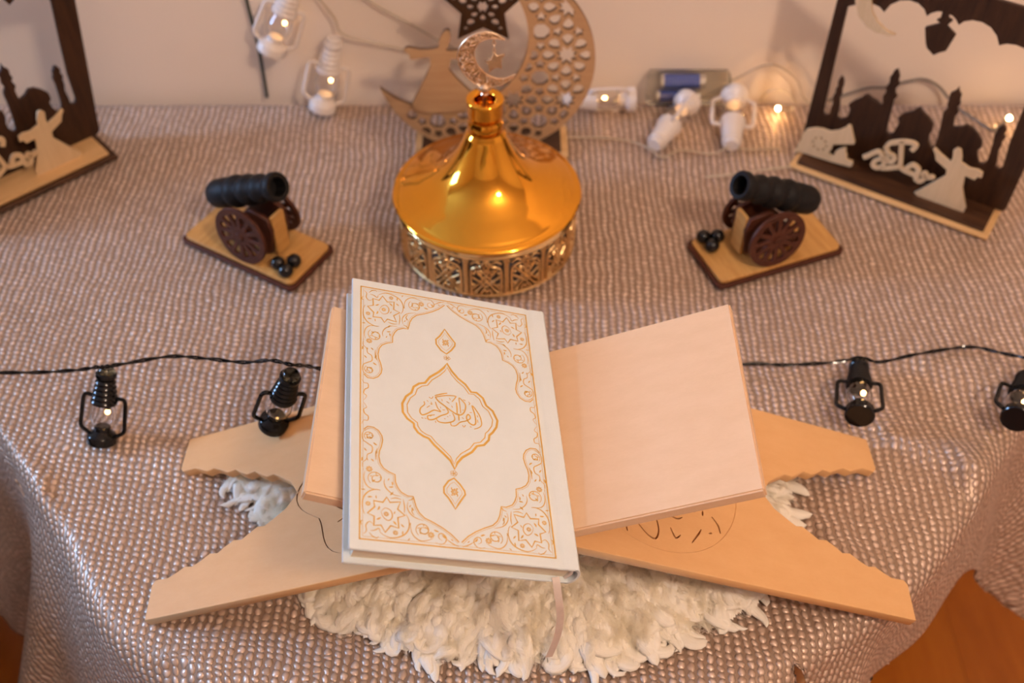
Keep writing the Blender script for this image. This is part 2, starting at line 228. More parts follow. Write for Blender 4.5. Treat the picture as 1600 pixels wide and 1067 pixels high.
M_paleflat = wood('pale_plywood_flat', (.62, .37, .15), (.76, .48, .22), 'x', 1.5, .5)
M_honey = wood('honey_wood', (.46, .22, .055), (.66, .37, .12), 'y', 1.5, .4)
M_brown = wood('red_brown_wood', (.048, .012, .005), (.10, .027, .011), 'x', 2, .5)
M_edge = plain('scorched_edge', (.035, .014, .008), .6)
M_burn = plain('laser_burnt_edge', (.14, .075, .035), .7)
M_iron = plain('matt_black_paint', (.009, .008, .008), .55, 0, .2, 200, spec=.22)
M_gloss = plain('gloss_black', (.004, .004, .004), .06, 0, .1, 50)
M_plastic = plain('black_plastic', (.005, .005, .005), .14, 0, .1, 80, spec=.35)
M_gold = plain('polished_gold', (.90, .42, .045), .075, 1, .02, 20)
M_goldrim = plain('gold_rim', (.92, .66, .32), .13, 1, .04, 120)
M_goldfil = plain('gold_filigree', (.80, .53, .24), .36, 1, .10, 300)
M_rose = plain('pale_gold', (.95, .72, .48), .27, 1, .08, 400)
M_rosed = plain('deep_gold', (.50, .30, .13), .35, 1, .1, 300)
M_bowl = plain('inner_bowl', (.17, .16, .17), .45, .2, .2, 90)
def glassy(name, col=(1, 1, 1), rough=.0, ior=1.45):
    n = N(name); n.p(col=c4(col), rough=rough, trans=1.0, ior=ior); return n.m
M_glass = glassy('clear_glass')
M_clear = glassy('clear_plastic', (.93, .92, .84), .12, 1.2)
M_green = glassy('greenish_plastic', (.62, .66, .45), .2)
def emit(name, col, s):
    n = N(name); n.p(col=c4(col), em=c4(col), es=s); return n.m
M_led = emit('led_glow', (1, .55, .18), 40)
M_ledw = emit('led_warm', (1, .62, .28), 55)
n = N('white_plastic'); f = n.noise(n.obj(), 40); n.p(col=n.ramp(f, [(.3, (.72, .64, .58)), (.7, (.78, .70, .64))]), rough=.35, sss=.0); M_white = n.m
M_wire = plain('clear_wire', (.50, .40, .28), .3, 0, .1, 90)
M_dgreen = plain('dark_green_cable', (.012, .022, .014), .4)
M_grey = plain('grey_cable', (.16, .13, .10), .45)
M_blue = plain('blue_sleeve', (.10, .14, .42), .3)
M_silver = plain('battery_metal', (.7, .66, .6), .3, .9)
n = N('cover_cloth'); o_ = n.obj(); f = n.noise(o_, 45, 5, .6); g1 = n.noise(n.obj((2200, 260, 260)), 1, 2); g2 = n.noise(n.obj((260, 2200, 260)), 1, 2)
n.p(col=n.ramp(f, [(.3, (.70, .765, .775)), (.7, (.735, .80, .815))]), rough=.55, spec=.3); n.bump(n.math('ADD', g1, g2), .35, .00025); M_cover = n.m
n = N('page_edges'); s_ = n.noise(n.obj((4, 4, 2600)), 1, 2); n.p(col=n.ramp(s_, [(.3, (.62, .54, .40)), (.7, (.80, .72, .56))]), rough=.7); n.bump(s_, .5, .0003); M_page = n.m
n = N('gold_foil'); f = n.noise(n.obj(), 60, 3); n.p(col=n.ramp(f, [(.3, (.70, .42, .085)), (.7, (.78, .50, .12))]), rough=.42, metal=.4); M_foil = n.m
M_ribbon = plain('satin_ribbon', (.66, .55, .48), .35, 0, .05, 300)
n = N('painted_wall'); f = n.noise(n.obj(), 2.5, 4); g = n.noise(n.obj(), 160, 3); n.p(col=n.ramp(f, [(.3, (.86, .73, .60)), (.7, (.90, .77, .64))]), rough=.7); n.bump(g, .08, .0006); M_wall = n.m
M_ceil = plain('ceiling_paint', (.78, .72, .66), .8, 0, .02, 3)
M_floor = wood('floor_wood', (.36, .095, .006), (.48, .15, .012), 'y', .35, .35)
M_floor2 = wood('floor_wood_deep', (.33, .085, .005), (.44, .13, .010), 'y', .35, .35)
M_leg = wood('pale_table_wood', (.60, .40, .20), (.70, .48, .26), 'z', .7, .5)
M_hide = plain('hide', (.90, .82, .62), .8)
n = N('fleece_wool'); hi = n.node('ShaderNodeHairInfo'); f = n.mix(hi.outputs['Random'], (.97, .91, .78, 1), (.99, .96, .87, 1))
df = n.node('ShaderNodeBsdfDiffuse'); tr_ = n.node('ShaderNodeBsdfTranslucent'); mxs = n.node('ShaderNodeMixShader'); n.set(df, 0, f); n.set(tr_, 0, f); mxs.inputs[0].default_value = .6
n.t.links.new(df.outputs[0], mxs.inputs[1]); n.t.links.new(tr_.outputs[0], mxs.inputs[2]); n.t.links.new(mxs.outputs[0], n.t.nodes['Material Output'].inputs[0]); M_wool = n.m

n = N('wool_body'); f1 = n.noise(n.obj((900, 240, 300)), 1, 3, .6); f2 = n.noise(n.obj(), 55, 3); n.p(col=n.ramp(f2, [(.3, (.92, .85, .71)), (.7, (.96, .91, .80))]), rough=.85, spec=.1); n.bump(f1, .7, .0016); M_pile = n.m

n = N('wool_lock'); uvn = n.node('ShaderNodeUVMap'); uvn.uv_map = 'UVMap'; mp_ = n.node('ShaderNodeMapping'); n.set(mp_, 0, uvn.outputs[0]); mp_.inputs['Scale'].default_value = (1100, 90, 1); f1 = n.noise(mp_.outputs[0], 1, 3, .6); f2 = n.noise(n.obj(), 60, 3); n.p(col=n.ramp(f2, [(.3, (.92, .85, .71)), (.7, (.96, .91, .80))]), rough=.85, spec=.1); n.bump(f1, .75, .0010); M_lock = n.m

# woven tablecloth: soft columns of slanted satiny stitches, laid out in the cloth's own flat coordinates
n = N('woven_cloth'); uvn = n.node('ShaderNodeUVMap'); uvn.uv_map = 'UVMap'; sp = n.node('ShaderNodeSeparateXYZ'); n.set(sp, 0, uvn.outputs[0])
wx = n.noise(uvn.outputs[0], 5.5, 2); wy = n.noise(uvn.outputs[0], 60, 3)
U = n.math('ADD', n.math('DIVIDE', sp.outputs[0], .0064), n.math('ADD', n.math('MULTIPLY', n.math('SUBTRACT', wx, .5), 3.2), n.math('MULTIPLY', n.math('SUBTRACT', wy, .5), .8)))
cu = n.math('FLOOR', U); fu = n.math('SUBTRACT', n.math('FRACT', U), .5)
wn0 = n.node('ShaderNodeTexWhiteNoise', noise_dimensions='1D'); n.set(wn0, 'W', cu)
V = n.math('ADD', n.math('DIVIDE', sp.outputs[1], .0053), n.math('ADD', n.math('MULTIPLY', wn0.outputs[0], 7), n.math('ADD', n.math('MULTIPLY', fu, .22), n.math('MULTIPLY', n.math('SUBTRACT', wy, .5), 1.5))))
cv = n.math('FLOOR', V); fv = n.math('SUBTRACT', n.math('FRACT', V), .5)
cb = n.node('ShaderNodeCombineXYZ'); n.set(cb, 0, cu); n.set(cb, 1, cv); wn = n.node('ShaderNodeTexWhiteNoise', noise_dimensions='2D'); n.set(wn, 0, cb.outputs[0]); rnd = wn.outputs[0]
ax = n.math('DIVIDE', fu, .41); ay = n.math('DIVIDE', fv, .56)
d2 = n.math('ADD', n.math('MULTIPLY', ax, ax), n.math('MULTIPLY', ay, ay)); hgt = n.math('MAXIMUM', n.math('SUBTRACT', 1, d2), 0)
hgt = n.math('POWER', hgt, .6); big = n.noise(uvn.outputs[0], 14, 3)
amt = n.math('MULTIPLY', hgt, n.math('ADD', .35, n.math('MULTIPLY', n.math('ADD', rnd, big), .42)))
col = n.ramp(amt, [(0, (.33, .225, .155)), (.25, (.43, .295, .205)), (.6, (.58, .42, .315)), (.98, (.86, .67, .54))])
n.p(col=col, rough=.36, spec=.55, metal=.25, sheen=.1); n.bump(n.math('MULTIPLY', hgt, n.math('ADD', .7, n.math('MULTIPLY', rnd, .5))), .8, .0022); M_cloth = n.m

# ---------------------------------------------------------------- setting
WY = .945; FZ = -.62
for nm, bx_ in (('wall_back', (-2.75, 2.75, WY, WY + .08, FZ, 1.9)), ('wall_left', (-2.83, -2.75, -2.6, WY, FZ, 1.9)), ('wall_right', (2.75, 2.83, -2.6, WY, FZ, 1.9)), ('wall_front', (-2.75, 2.75, -2.68, -2.6, FZ, 1.9))):
    o = MB().box(*bx_).build(nm, M_wall); o['kind'] = 'structure'
o = MB().box(-2.83, 2.83, -2.68, WY + .08, 1.9, 1.96).build('ceiling', M_ceil); o['kind'] = 'structure'
fl = MB().box(-2.75, 2.75, -2.6, WY, FZ - .05, FZ - .02).build('floor', M_edge); fl['kind'] = 'structure'
pk = [None, None]
for i in range(33):
    cuts = [-2.6] + [y for y in np.arange(-2.6 + (.55 if i % 2 else 1.0), WY - .2, 1.0)] + [WY]
    for j in range(len(cuts) - 1):
        x = -2.64 + i * .165; y = float(cuts[j]); ln = float(cuts[j + 1] - cuts[j]); k = (i * 7 + j * 3) % 2
        if pk[k] is None:
            me = MB().box(-.0822, .0822, .0005, .9995, 0, .02).build('plank', (M_floor, M_floor2)[k], fl); bm = bmesh.new(); bm.from_mesh(me.data); bmesh.ops.bevel(bm, geom=bm.edges[:], offset=.0008, segments=1); bm.to_mesh(me.data); bm.free(); pk[k] = me; q = me
        else: q = pk[k].copy(); link(q, fl)
        q.location = (x, y, FZ - .02); q.scale = (1, ln, 1)
o = MB().box(-2.75, 2.75, WY - .014, WY, FZ, FZ + .08).build('baseboard_back', M_white); o['kind'] = 'structure'

# table
half = [(0, .253), (.13, .268), (.255, .333), (.325, .425), (.41, .535), (.52, .66), (.60, .79), (.615, .93)]
rhalf = [(0, .253), (.09, .270), (.155, .300), (.212, .337), (.272, .378), (.327, .437), (.41, .54), (.52, .66), (.60, .79), (.615, .93)]
outl = smooth_line([(-x, y) for x, y in reversed(half[1:])] + rhalf, 10)
ring = outl
tb = thing('table', 'round-fronted pale wooden table under the woven cloth', 'table', (0, .6, FZ))
inset = [(x * .985, .93 + (y - .93) * .985) for x, y in ring]
plate('tabletop', [inset], .022, M_leg, tb, Matrix.Translation((0, -.6, -FZ - .028)))
for x, y in ((-.235, .42), (.238, .405), (-.5, .86), (.5, .86)):
    MB().lathe([(.016, 0), (.018, .02), (.026, .5), (.03, -FZ - .0285)], 20).build('leg', M_leg, tb, True, Matrix.Translation((x, y - .6, 0)))
MB().box(-.24, .24, .395 - .6, .413 - .6, -FZ - .10, -FZ - .029).build('apron', M_leg, tb)

# tablecloth
seg = np.array(ring); Ls = np.r_[0, np.cumsum(np.hypot(*np.diff(seg, axis=0).T))]; LT = Ls[-1]
step = .0045; gx = np.arange(-.93, .9301, step); gy = np.arange(-.07, .9301, step); NX, NY = len(gx), len(gy)
GX, GY = np.meshgrid(gx, gy, indexing='ij'); P = np.stack([GX.ravel(), GY.ravel()], 1)
best = np.full(len(P), 1e9); ss = np.zeros(len(P)); qx = np.zeros((len(P), 2))
for i in range(len(seg) - 1):
    a, b = seg[i], seg[i + 1]; ab = b - a; t = np.clip(((P - a) @ ab) / (ab @ ab), 0, 1); q = a + t[:, None] * ab; d = ((P - q) ** 2).sum(1); m = d < best
    best[m] = d[m]; ss[m] = (Ls[i] + t * math.sqrt(ab @ ab))[m]; qx[m] = q[m]
dist = np.sqrt(best)
def inside(P, poly):
    c = np.zeros(len(P), bool); n_ = len(poly)
    for i in range(n_):
        a, b = poly[i], poly[(i + 1) % n_]
        k = ((a[1] > P[:, 1]) != (b[1] > P[:, 1])) & (P[:, 0] < (b[0] - a[0]) * (P[:, 1] - a[1]) / (b[1] - a[1] + 1e-12) + a[0]); c ^= k
    return c
ins = inside(P, [tuple(p) for p in ring] + [(.615, .97), (-.615, .97)])
d = np.where(ins, -dist, dist)
sf = ss / LT                                                             # 0 back left .. .5 front .. 1 back right
Dm = .30 + .012 * np.sin(sf * 40) + .01 * np.sin(sf * 17 + 1)
def s_of(x, y): k = np.argmin(((seg - (x, y)) ** 2).sum(1)); return Ls[k] / LT
ss_ = lambda a_, b_, x: (lambda t: t * t * (3 - 2 * t))(np.clip((x - a_) / (b_ - a_), 0, 1))
sa, sb, sc2, sd = s_of(.225, .345), s_of(.262, .370), s_of(.335, .447), s_of(.43, .565)
pull = ss_(sa, sb, sf) * (1 - ss_(sc2, sd, sf)); Dm = Dm - .185 * pull
gap = s_of(.186, .320); Dm = Dm - .27 * np.exp(-((sf - gap) / .0105) ** 2); Dm = np.maximum(Dm, .012)
beyond = d > Dm
dc = np.where(d > 0, np.minimum(d, Dm), d); ratio = np.where(d > 0, dc / np.maximum(d, 1e-6), 1)
nrm = np.where(d[:, None] > 1e-5, (P - qx) / np.maximum(dist, 1e-6)[:, None], 0)
rr = .022; th = np.clip(dc, 0, None) / rr; arc = np.minimum(th, PI / 2 * .93)
outw = rr * np.sin(arc); down = rr * (1 - np.cos(arc)); rest = np.clip(dc - rr * PI / 2 * .93, 0, None)
A = np.clip(rest / .28, 0, 1)
fold = np.sin(sf * 2 * PI * 10 + 1.3) + .45 * np.sin(sf * 2 * PI * 21 + .4)
outw = outw + (rest * .26 + A * (.026 * fold + .02)) * (1 - .6 * pull); down = down + rest * .955
X = np.where(d > 0, qx[:, 0] + nrm[:, 0] * outw, P[:, 0]); Y = np.where(d > 0, qx[:, 1] + nrm[:, 1] * outw, P[:, 1]); Z = np.where(d > 0, -down, 0.)
from mathutils import noise as mn
wav = np.array([mn.noise((p[0] * 9, p[1] * 9, 0)) * .6 + mn.noise((p[0] * 22, p[1] * 22, 3)) * .4 for p in P]); Z = Z - .0012 + np.clip(wav, -1, 1) * .0016 - .0014
def ridge(ax, ay, bx, by, h, w_, skew=0):
    global Z
    a = np.array((ax, ay)); b = np.array((bx, by)); ab = b - a; L = math.hypot(*ab); t = np.clip(((P - a) @ ab) / (L * L), 0, 1); q = a + t[:, None] * ab
    off = ((P - q) @ np.array((-ab[1], ab[0])) / L); dd = np.sqrt(((P - q) ** 2).sum(1)); f = np.exp(-(dd / w_) ** 2)
    if skew: f = np.where(off * skew > 0, np.exp(-(dd / (w_ * 3)) ** 2), f)
    Z = Z + h * f
ridge(.300, .492, .40, .43, .007, .007, 1); ridge(.23, .40, .262, .35, .006, .006, 1)
ridge(-.33, .505, -.25, .475, .006, .008, -1); ridge(-.43, .52, -.36, .45, .009, .01, -1); ridge(-.50, .58, -.42, .47, .010, .012, -1)
ridge(.345, .46, .37, .40, .008, .009, 1); ridge(-.2, .30, -.13, .285, .008, .012, 1); ridge(.36, .56, .47, .52, .005, .012, 1)
verts = np.stack([X, Y, Z], 1); idx = np.arange(NX * NY).reshape(NX, NY)
quads = np.stack([idx[:-1, :-1], idx[1:, :-1], idx[1:, 1:], idx[:-1, 1:]], -1).reshape(-1, 4); quads = quads[~beyond[quads].all(1)]
used = np.unique(quads); rem = np.full(NX * NY, -1); rem[used] = np.arange(len(used))
me = bpy.data.meshes.new('tablecloth'); me.from_pydata(verts[used].tolist(), [], rem[quads].tolist())
uv = me.uv_layers.new(name='UVMap'); li = np.empty(len(me.loops), np.int32); me.loops.foreach_get('vertex_index', li)
FU = np.where(d[:, None] > 0, qx + nrm * dc[:, None], P)[used]; uv.data.foreach_set('uv', FU[li].astype(np.float32).ravel())
me.materials.append(M_cloth); me.polygons.foreach_set('use_smooth', [True] * len(me.polygons)); me.update()
cloth = link(bpy.data.objects.new('tablecloth', me)); tag(cloth, 'pinkish grey woven cloth with silvery stitches draped over the table', 'tablecloth')
smd = cloth.modifiers.new('thickness', 'SOLIDIFY'); smd.thickness = .0012; smd.offset = -1

# added dark block, mostly out of view, keeping window light off the left drop
bn = thing('added_blocker', 'added dark wooden block beside the cloth, darkening the lower left corner', 'added_blocker', (-1.03, 0, FZ))
o = MB().box(-.32, .32, -.9, .70, .685, .71).build('blocker_top', M_darkflat, bn); bm = bmesh.new(); bm.from_mesh(o.data); bmesh.ops.bevel(bm, geom=bm.edges[:], offset=.004, segments=2); bm.to_mesh(o.data); bm.free()
for x in (-.305, .290): MB().box(x, x + .015, -.89, .69, .05, .685).build('side_panel', M_dark, bn)
MB().box(-.29, .29, .67, .69, .05, .685).build('back_panel', M_dark, bn)
MB().box(-.27, .27, -.86, .66, 0, .05).build('plinth', M_dark, bn)

# ---------------------------------------------------------------- folding book stand
X0, YC, ZT, TH = .0125, .41, .1144, R(22.4); ct, st = math.cos(TH), math.sin(TH); BT = .0078
rs = thing('book_stand', 'folding X-shaped pale birch book stand carrying the white book', 'book stand', (X0, YC, 0))
def board(sx, sz):      # local X runs away from the hinge along the board, Z is its upper face
    return Matrix(((sx * ct, 0, 0, 0), (0, 1, 0, 0), (sz * st, 0, 0, 0), (0, 0, 0, 1))) , sx, sz
def bmat(sx, sz):
    ex = Vector((sx * ct, 0, sz * st)); ey = Vector((0, 1, 0)); nz = ex.cross(ey)
    if nz.z < 0: nz = -nz
    return Matrix(((ex.x, 0, nz.x, 0), (0, 1, 0, 0), (ex.z, 0, nz.z, ZT), (0, 0, 0, 1)))
DN = Matrix.Translation((0, 0, -BT))
side = [(.2835, -.0755), (.2848, -.049), (.2825, -.0462), (.2726, -.0466), (.2667, -.0442), (.260, -.0405), (.254, -.0417), (.248, -.0390), (.2406, -.0344), (.234, -.0354), (.229, -.0316), (.2225, -.0279), (.216, -.0290), (.212, -.0261), (.2044, -.0212), (.199, -.0220), (.194, -.0190), (.183, -.0115), (.1765, -.002)]
scal = []
for i, p in enumerate(side):
    scal.append(p)
legout = [(.004, -.0755), (.2835, -.0755)] + side[1:] + [(.1745, 0)] + [(s_, -y) for s_, y in reversed(side[1:])] + [(.2835, .0755), (.004, .0755)]
def medal_outline(k):
    if k == 'round': return circ(.0925, -.004, .0612, 72)
    o = []
    for i in range(96):
        a = 2 * PI * i / 96; r = .0655 + .0052 * abs(math.cos(4 * a)) + .0045 * math.cos(8 * a + .5) * .5 + .010 * max(0, math.cos(a)) ** 14 + .010 * max(0, -math.cos(a)) ** 14; o.append((.0935 + r * math.cos(a), -.001 + r * math.sin(a) * .97))
    return o
def shrink(lp, dd):
    cx = sum(p[0] for p in lp) / len(lp); cy = sum(p[1] for p in lp) / len(lp)
    return [(cx + (x - cx) * (1 - dd / math.hypot(x - cx, y - cy)), cy + (y - cy) * (1 - dd / math.hypot(x - cx, y - cy))) for x, y in lp]
carve_r = [[(.058, -.052), (.064, -.049), (.066, -.056)], [(.074, -.048), (.080, -.055), (.086, -.057), (.089, -.050), (.088, -.041)], [(.098, -.046), (.101, -.053), (.105, -.050)], [(.113, -.054), (.119, -.046), (.1215, -.042)], [(.127, -.044), (.1295, -.043)], [(.094, -.034), (.103, -.038), (.108, -.036)], [(.118, -.030), (.1185, -.026)], [(.124, -.031), (.1245, -.027)], [(.119, -.022), (.1195, -.018)], [(.126, -.022), (.1265, -.018)], [(.131, -.030), (.135, -.036), (.136, -.042)], [(.07, -.02), (.08, -.026), (.09, -.02)], [(.06, .0), (.075, .01), (.09, .0), (.11, .012)], [(.13, .005), (.135, .02), (.12, .03)], [(.05, .02), (.07, .035), (.10, .03)]]
carve_l = [[(.150, -.004), (.143, -.018), (.130, -.026), (.118, -.030)], [(.146, -.012), (.150, -.016)], [(.128, -.036), (.134, -.030), (.140, -.032)], [(.145, .012), (.135, .022), (.12, .03)], [(.10, -.04), (.09, -.03), (.08, -.045)], [(.06, -.03), (.07, -.01), (.06, .01), (.075, .03)], [(.09, .0), (.11, .01), (.13, .0)]]
def leg(sx, kind, carve):
    Mx = bmat(sx, -1) @ DN; mo = medal_outline(kind)
    lg = plate('leg', [legout, mo], BT, M_birch, rs, Mx, .0006)
    inner = shrink(mo, .00075)
    # carved disc: relief strokes cut right through as thin slots
    me = plate_mesh([inner], BT - .0006, .0003); cut = MB()
    tmp = link(bpy.data.objects.new('disc', me)); me.materials.append(M_birch)
    cm = MB()
    for s_ in carve:
        q = smooth_line(s_, 5); m = len(q); v = []; f = []
        for i, p in enumerate(q):
            a = q[max(i - 1, 0)]; b = q[min(i + 1, m - 1)]; dx, dy = b[0] - a[0], b[1] - a[1]; l = math.hypot(dx, dy) or 1; k = .0007 * (1 - .5 * abs(2 * i / (m - 1) - 1))
            v += [(p[0] - dy / l * k, p[1] + dx / l * k, BT * .45), (p[0] + dy / l * k, p[1] - dx / l * k, BT * .45), (p[0] + dy / l * k, p[1] - dx / l * k, BT * 1.3), (p[0] - dy / l * k, p[1] + dx / l * k, BT * 1.3)]
        for i in range(m - 1):
            for e in range(4): f.append((4 * i + e, 4 * i + (e + 1) % 4, 4 * i + 4 + (e + 1) % 4, 4 * i + 4 + e))
        f += [(3, 2, 1, 0), (4 * m - 4, 4 * m - 3, 4 * m - 2, 4 * m - 1)]
        cm.add(v, f)
    co = cm.build('cutter', M_birch); bo = tmp.modifiers.new('cut', 'BOOLEAN'); bo.object = co; bo.operation = 'DIFFERENCE'; bo.solver = 'EXACT'; bo.use_self = True
    dg = bpy.context.evaluated_depsgraph_get(); m2 = bpy.data.meshes.new_from_object(tmp.evaluated_get(dg)); bpy.data.objects.remove(tmp); bpy.data.objects.remove(co)
    m2.transform(Mx); finish('medallion', m2, M_birch, lg)
    return lg
leg(-1, 'lobed', carve_l); leg(1, 'round', carve_r)
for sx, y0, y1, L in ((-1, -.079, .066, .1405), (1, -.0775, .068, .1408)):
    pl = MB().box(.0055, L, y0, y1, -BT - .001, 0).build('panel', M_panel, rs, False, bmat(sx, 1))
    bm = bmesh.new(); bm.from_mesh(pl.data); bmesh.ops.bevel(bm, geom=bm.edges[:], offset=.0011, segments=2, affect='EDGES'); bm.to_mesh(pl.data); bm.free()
for k in range(7):
    y0 = -.0755 + k * .0216
    MB().lathe([(.0001, y0), (.0068, y0), (.0068, y0 + .0212), (.0001, y0 + .0212)], 20).build('hinge_knuckle', M_birch, rs, True, Matrix.Translation((0, 0, ZT - BT)) @ Matrix.Rotation(-PI / 2, 4, 'X'))

# ---------------------------------------------------------------- the book
bw, bh, bt = .1345, .198, .0171
tl, ph = .3494, .0922
e1 = Vector((math.cos(tl), 0, -math.sin(tl))); e2 = Vector((0, 1, 0)); nb = e1.cross(e2).normalized()
ba = e1 * math.cos(ph) + e2 * math.sin(ph); bb = -e1 * math.sin(ph) + e2 * math.cos(ph)
cc = Vector((-.033, .395, .1546)) + nb * .0015; base = cc - nb * bt
bk = thing('book', 'white cloth-bound book with gold ornament lying on the birch stand', 'book')
Mb = Matrix(((ba.x, bb.x, nb.x, base.x), (ba.y, bb.y, nb.y, base.y), (ba.z, bb.z, nb.z, base.z), (0, 0, 0, 1))); bk.matrix_world = Mb
hw, hh = bw / 2, bh / 2
def cover(name, z0, top):
    # cross-section with the shallow hinge groove next to the spine, run along the height
    xs = [-hw, -hw + .001, .0495, .0515, .0535, .0555, .0575, .0595, hw - .002, hw - .0004]; up = []
    for x in xs: g = math.exp(-((x - .0555) / .0022) ** 2) * .0009; up.append((x, (.0021 - g) if top else .0021 - 0))
    lo = [(x, (0 if top else math.exp(-((x - .0555) / .0022) ** 2) * .0009)) for x in reversed(xs)]
    sec = up + lo; m = len(sec); v = [(x, y, z + z0) for y in (-hh, hh) for x, z in sec]
    f = [(i, (i + 1) % m, m + (i + 1) % m, m + i) for i in range(m)] + [tuple(reversed(range(m))), tuple(range(m, 2 * m))]
    o = MB().add(v, f).build(name, M_cover, bk, True)
    bm = bmesh.new(); bm.from_mesh(o.data); es = [e for e in bm.edges if e.calc_face_angle(0) > .9]; bmesh.ops.bevel(bm, geom=es, offset=.0004, segments=2, affect='EDGES'); bm.to_mesh(o.data); bm.free(); return o
cover('front_cover', bt - .0021, True); cover('back_cover', 0, False)
sec = [(hw - .0022 + .0048 * math.sin(PI * k / 12), bt * .5 - bt * .5 * math.cos(PI * k / 12)) for k in range(13)]; sec2 = [(x - .0014, bt * .5 + (z - bt * .5) * .86) for x, z in reversed(sec)]
sc_ = sec + sec2; m = len(sc_); MB().add([(x, y, z) for y in (-hh, hh) for x, z in sc_], [(i, (i + 1) % m, m + (i + 1) % m, m + i) for i in range(m)] + [tuple(reversed(range(m))), tuple(range(m, 2 * m))]).build('spine', M_cover, bk, True)
MB().box(-hw + .0042, hw - .0025, -hh + .0035, hh - .0035, .0021, bt - .0021).build('page_block', M_page, bk)
MB().tube([(hw - .0030, -hh + .0030, .0028), (hw - .0018, -hh + .0026, bt * .5), (hw - .0030, -hh + .0030, bt - .0028)], .0012, 8).build('headband', M_white, bk)
# bookmark ribbon
inv = Mb.inverted()
rp = [Vector(p) for p in ((.0253, .3035, .121), (.0262, .2985, .117), (.0275, .2935, .108), (.0285, .291, .095), (.0275, .288, .080), (.0245, .285, .066), (.0225, .2835, .058))]
rp = [Vector(p) for p in smooth_line([tuple(p) for p in rp], 5)]; v = []; f = []
for i, p in enumerate(rp):
    for sgn in (-1, 1): v.append(inv @ (p + Vector((.0022 * sgn, .0004 * sgn, 0))))
    if i: f.append((2 * i - 2, 2 * i - 1, 2 * i + 1, 2 * i))
MB().add(v, f).build('bookmark_ribbon', M_ribbon, bk, True)
# gold ornament, printed: very thin foil
ZF = bt + .00008
FX0, FX1, FY = -.0620, .0535, .0930; fcx = (FX0 + FX1) / 2
def quad(p, sx, sy): return (fcx + sx * (p[0] / 1000 - fcx), sy * p[1] / 1000)
bd = MB(); r4 = [(FX0, -FY), (FX1, -FY), (FX1, FY), (FX0, FY), (FX0, -FY)]
def rect_line(mb, i, wd):
    x0, x1, y = FX0 + i, FX1 - i, FY - i
    for a in ((x0, x1, -y, -y + wd), (x0, x1, y - wd, y), (x0, x0 + wd, -y, y), (x1 - wd, x1, -y, y)): mb.add([(a[0], a[2], ZF), (a[1], a[2], ZF), (a[1], a[3], ZF), (a[0], a[3], ZF)], [(0, 1, 2, 3)])
rect_line(bd, 0, .00085); rect_line(bd, .0020, .00022)
bd.build('gold_border', M_foil, bk)
def offset(pts, dd):
    o = []
    for i, p in enumerate(pts):
        a = pts[max(i - 1, 0)]; b = pts[min(i + 1, len(pts) - 1)]; dx, dy = b[0] - a[0], b[1] - a[1]; l = math.hypot(dx, dy) or 1; o.append((p[0] - dy / l * dd, p[1] + dx / l * dd))
    return o
def flower(mb, c, r, z):
    for k in range(8):
        a = 2 * PI * k / 8; p = (c[0] + r * .62 * math.cos(a), c[1] + r * .62 * math.sin(a)); t = r * .26
        mb.add([(p[0] + t * 1.3 * math.cos(a), p[1] + t * 1.3 * math.sin(a), z), (p[0] - t * math.sin(a), p[1] + t * math.cos(a), z), (p[0] - t * 1.2 * math.cos(a), p[1] - t * 1.2 * math.sin(a), z), (p[0] + t * math.sin(a), p[1] - t * math.cos(a), z)], [(0, 1, 2, 3)])
    mb.ribbon(circ(c[0], c[1], r * .28, 10) + [(c[0] + r * .28, c[1])], r * .16, z)
def leaf(mb, c, a, l, z):
    ca, sa = math.cos(a), math.sin(a); pts = [(-1, 0), (-.2, .42), (.5, .38), (1, 0), (.4, -.15), (-.3, -.22)]
    mb.add([(c[0] + l * (x * ca - y * sa), c[1] + l * (x * sa + y * ca), z) for x, y in pts], [(0, 1, 2, 3, 4, 5)])
lr = random.Random(3); leafa = [(lr.uniform(0, 6.3), lr.uniform(.0010, .0017)) for _ in QLF]
wid = [.00095, .0008, .0008] + [.00066] * 40
for sx in (1, -1):
    for sy in (1, -1):
        g = MB(); T = lambda pts: [quad(p, sx, sy) for p in pts]
        ql = T(QOUT); g.ribbon(ql, .00075, ZF); g.ribbon(offset(ql, .0011 * (-1 if sx * sy > 0 else 1)), .00026, ZF)
        for i, s_ in enumerate(QST): g.ribbon(T(s_ if i == 0 else smooth_line(s_, 4)), wid[i], ZF, 0 if i == 0 else .7)
        for c_, r in QSP:
            r /= 1000; c0 = quad(c_, sx, sy); pts = []
            for k in range(34): a = 2.2 + k / 33 * 2 * PI * 1.45; q = r * (1 - .72 * k / 33); pts.append((c0[0] + sx * q * math.cos(a), c0[1] + sy * q * math.sin(a)))
            g.ribbon(pts, .00068, ZF, .5)
            for k in range(5): a = .9 + k * 1.3; leaf(g, (c0[0] + sx * r * .62 * math.cos(a), c0[1] + sy * r * .62 * math.sin(a)), a * sx, .0009, ZF)
        for c_, r in QFL: flower(g, quad(c_, sx, sy), r / 1000, ZF)
        for c_, (a, l) in zip(QLF, leafa): leaf(g, quad(c_, sx, sy), a if sx > 0 else PI - a, l, ZF)
        g.build('gold_corner_arabesque', M_foil, bk)
g = MB(); md = mm(MED); g.ribbon(md, .0015, ZF); mc = (sum(p[0] for p in md) / len(md), sum(p[1] for p in md) / len(md))
g.ribbon([(mc[0] + (x - mc[0]) * .90, mc[1] + (y - mc[1]) * .915) for x, y in md], .00065, ZF); g.build('gold_medallion', M_foil, bk)
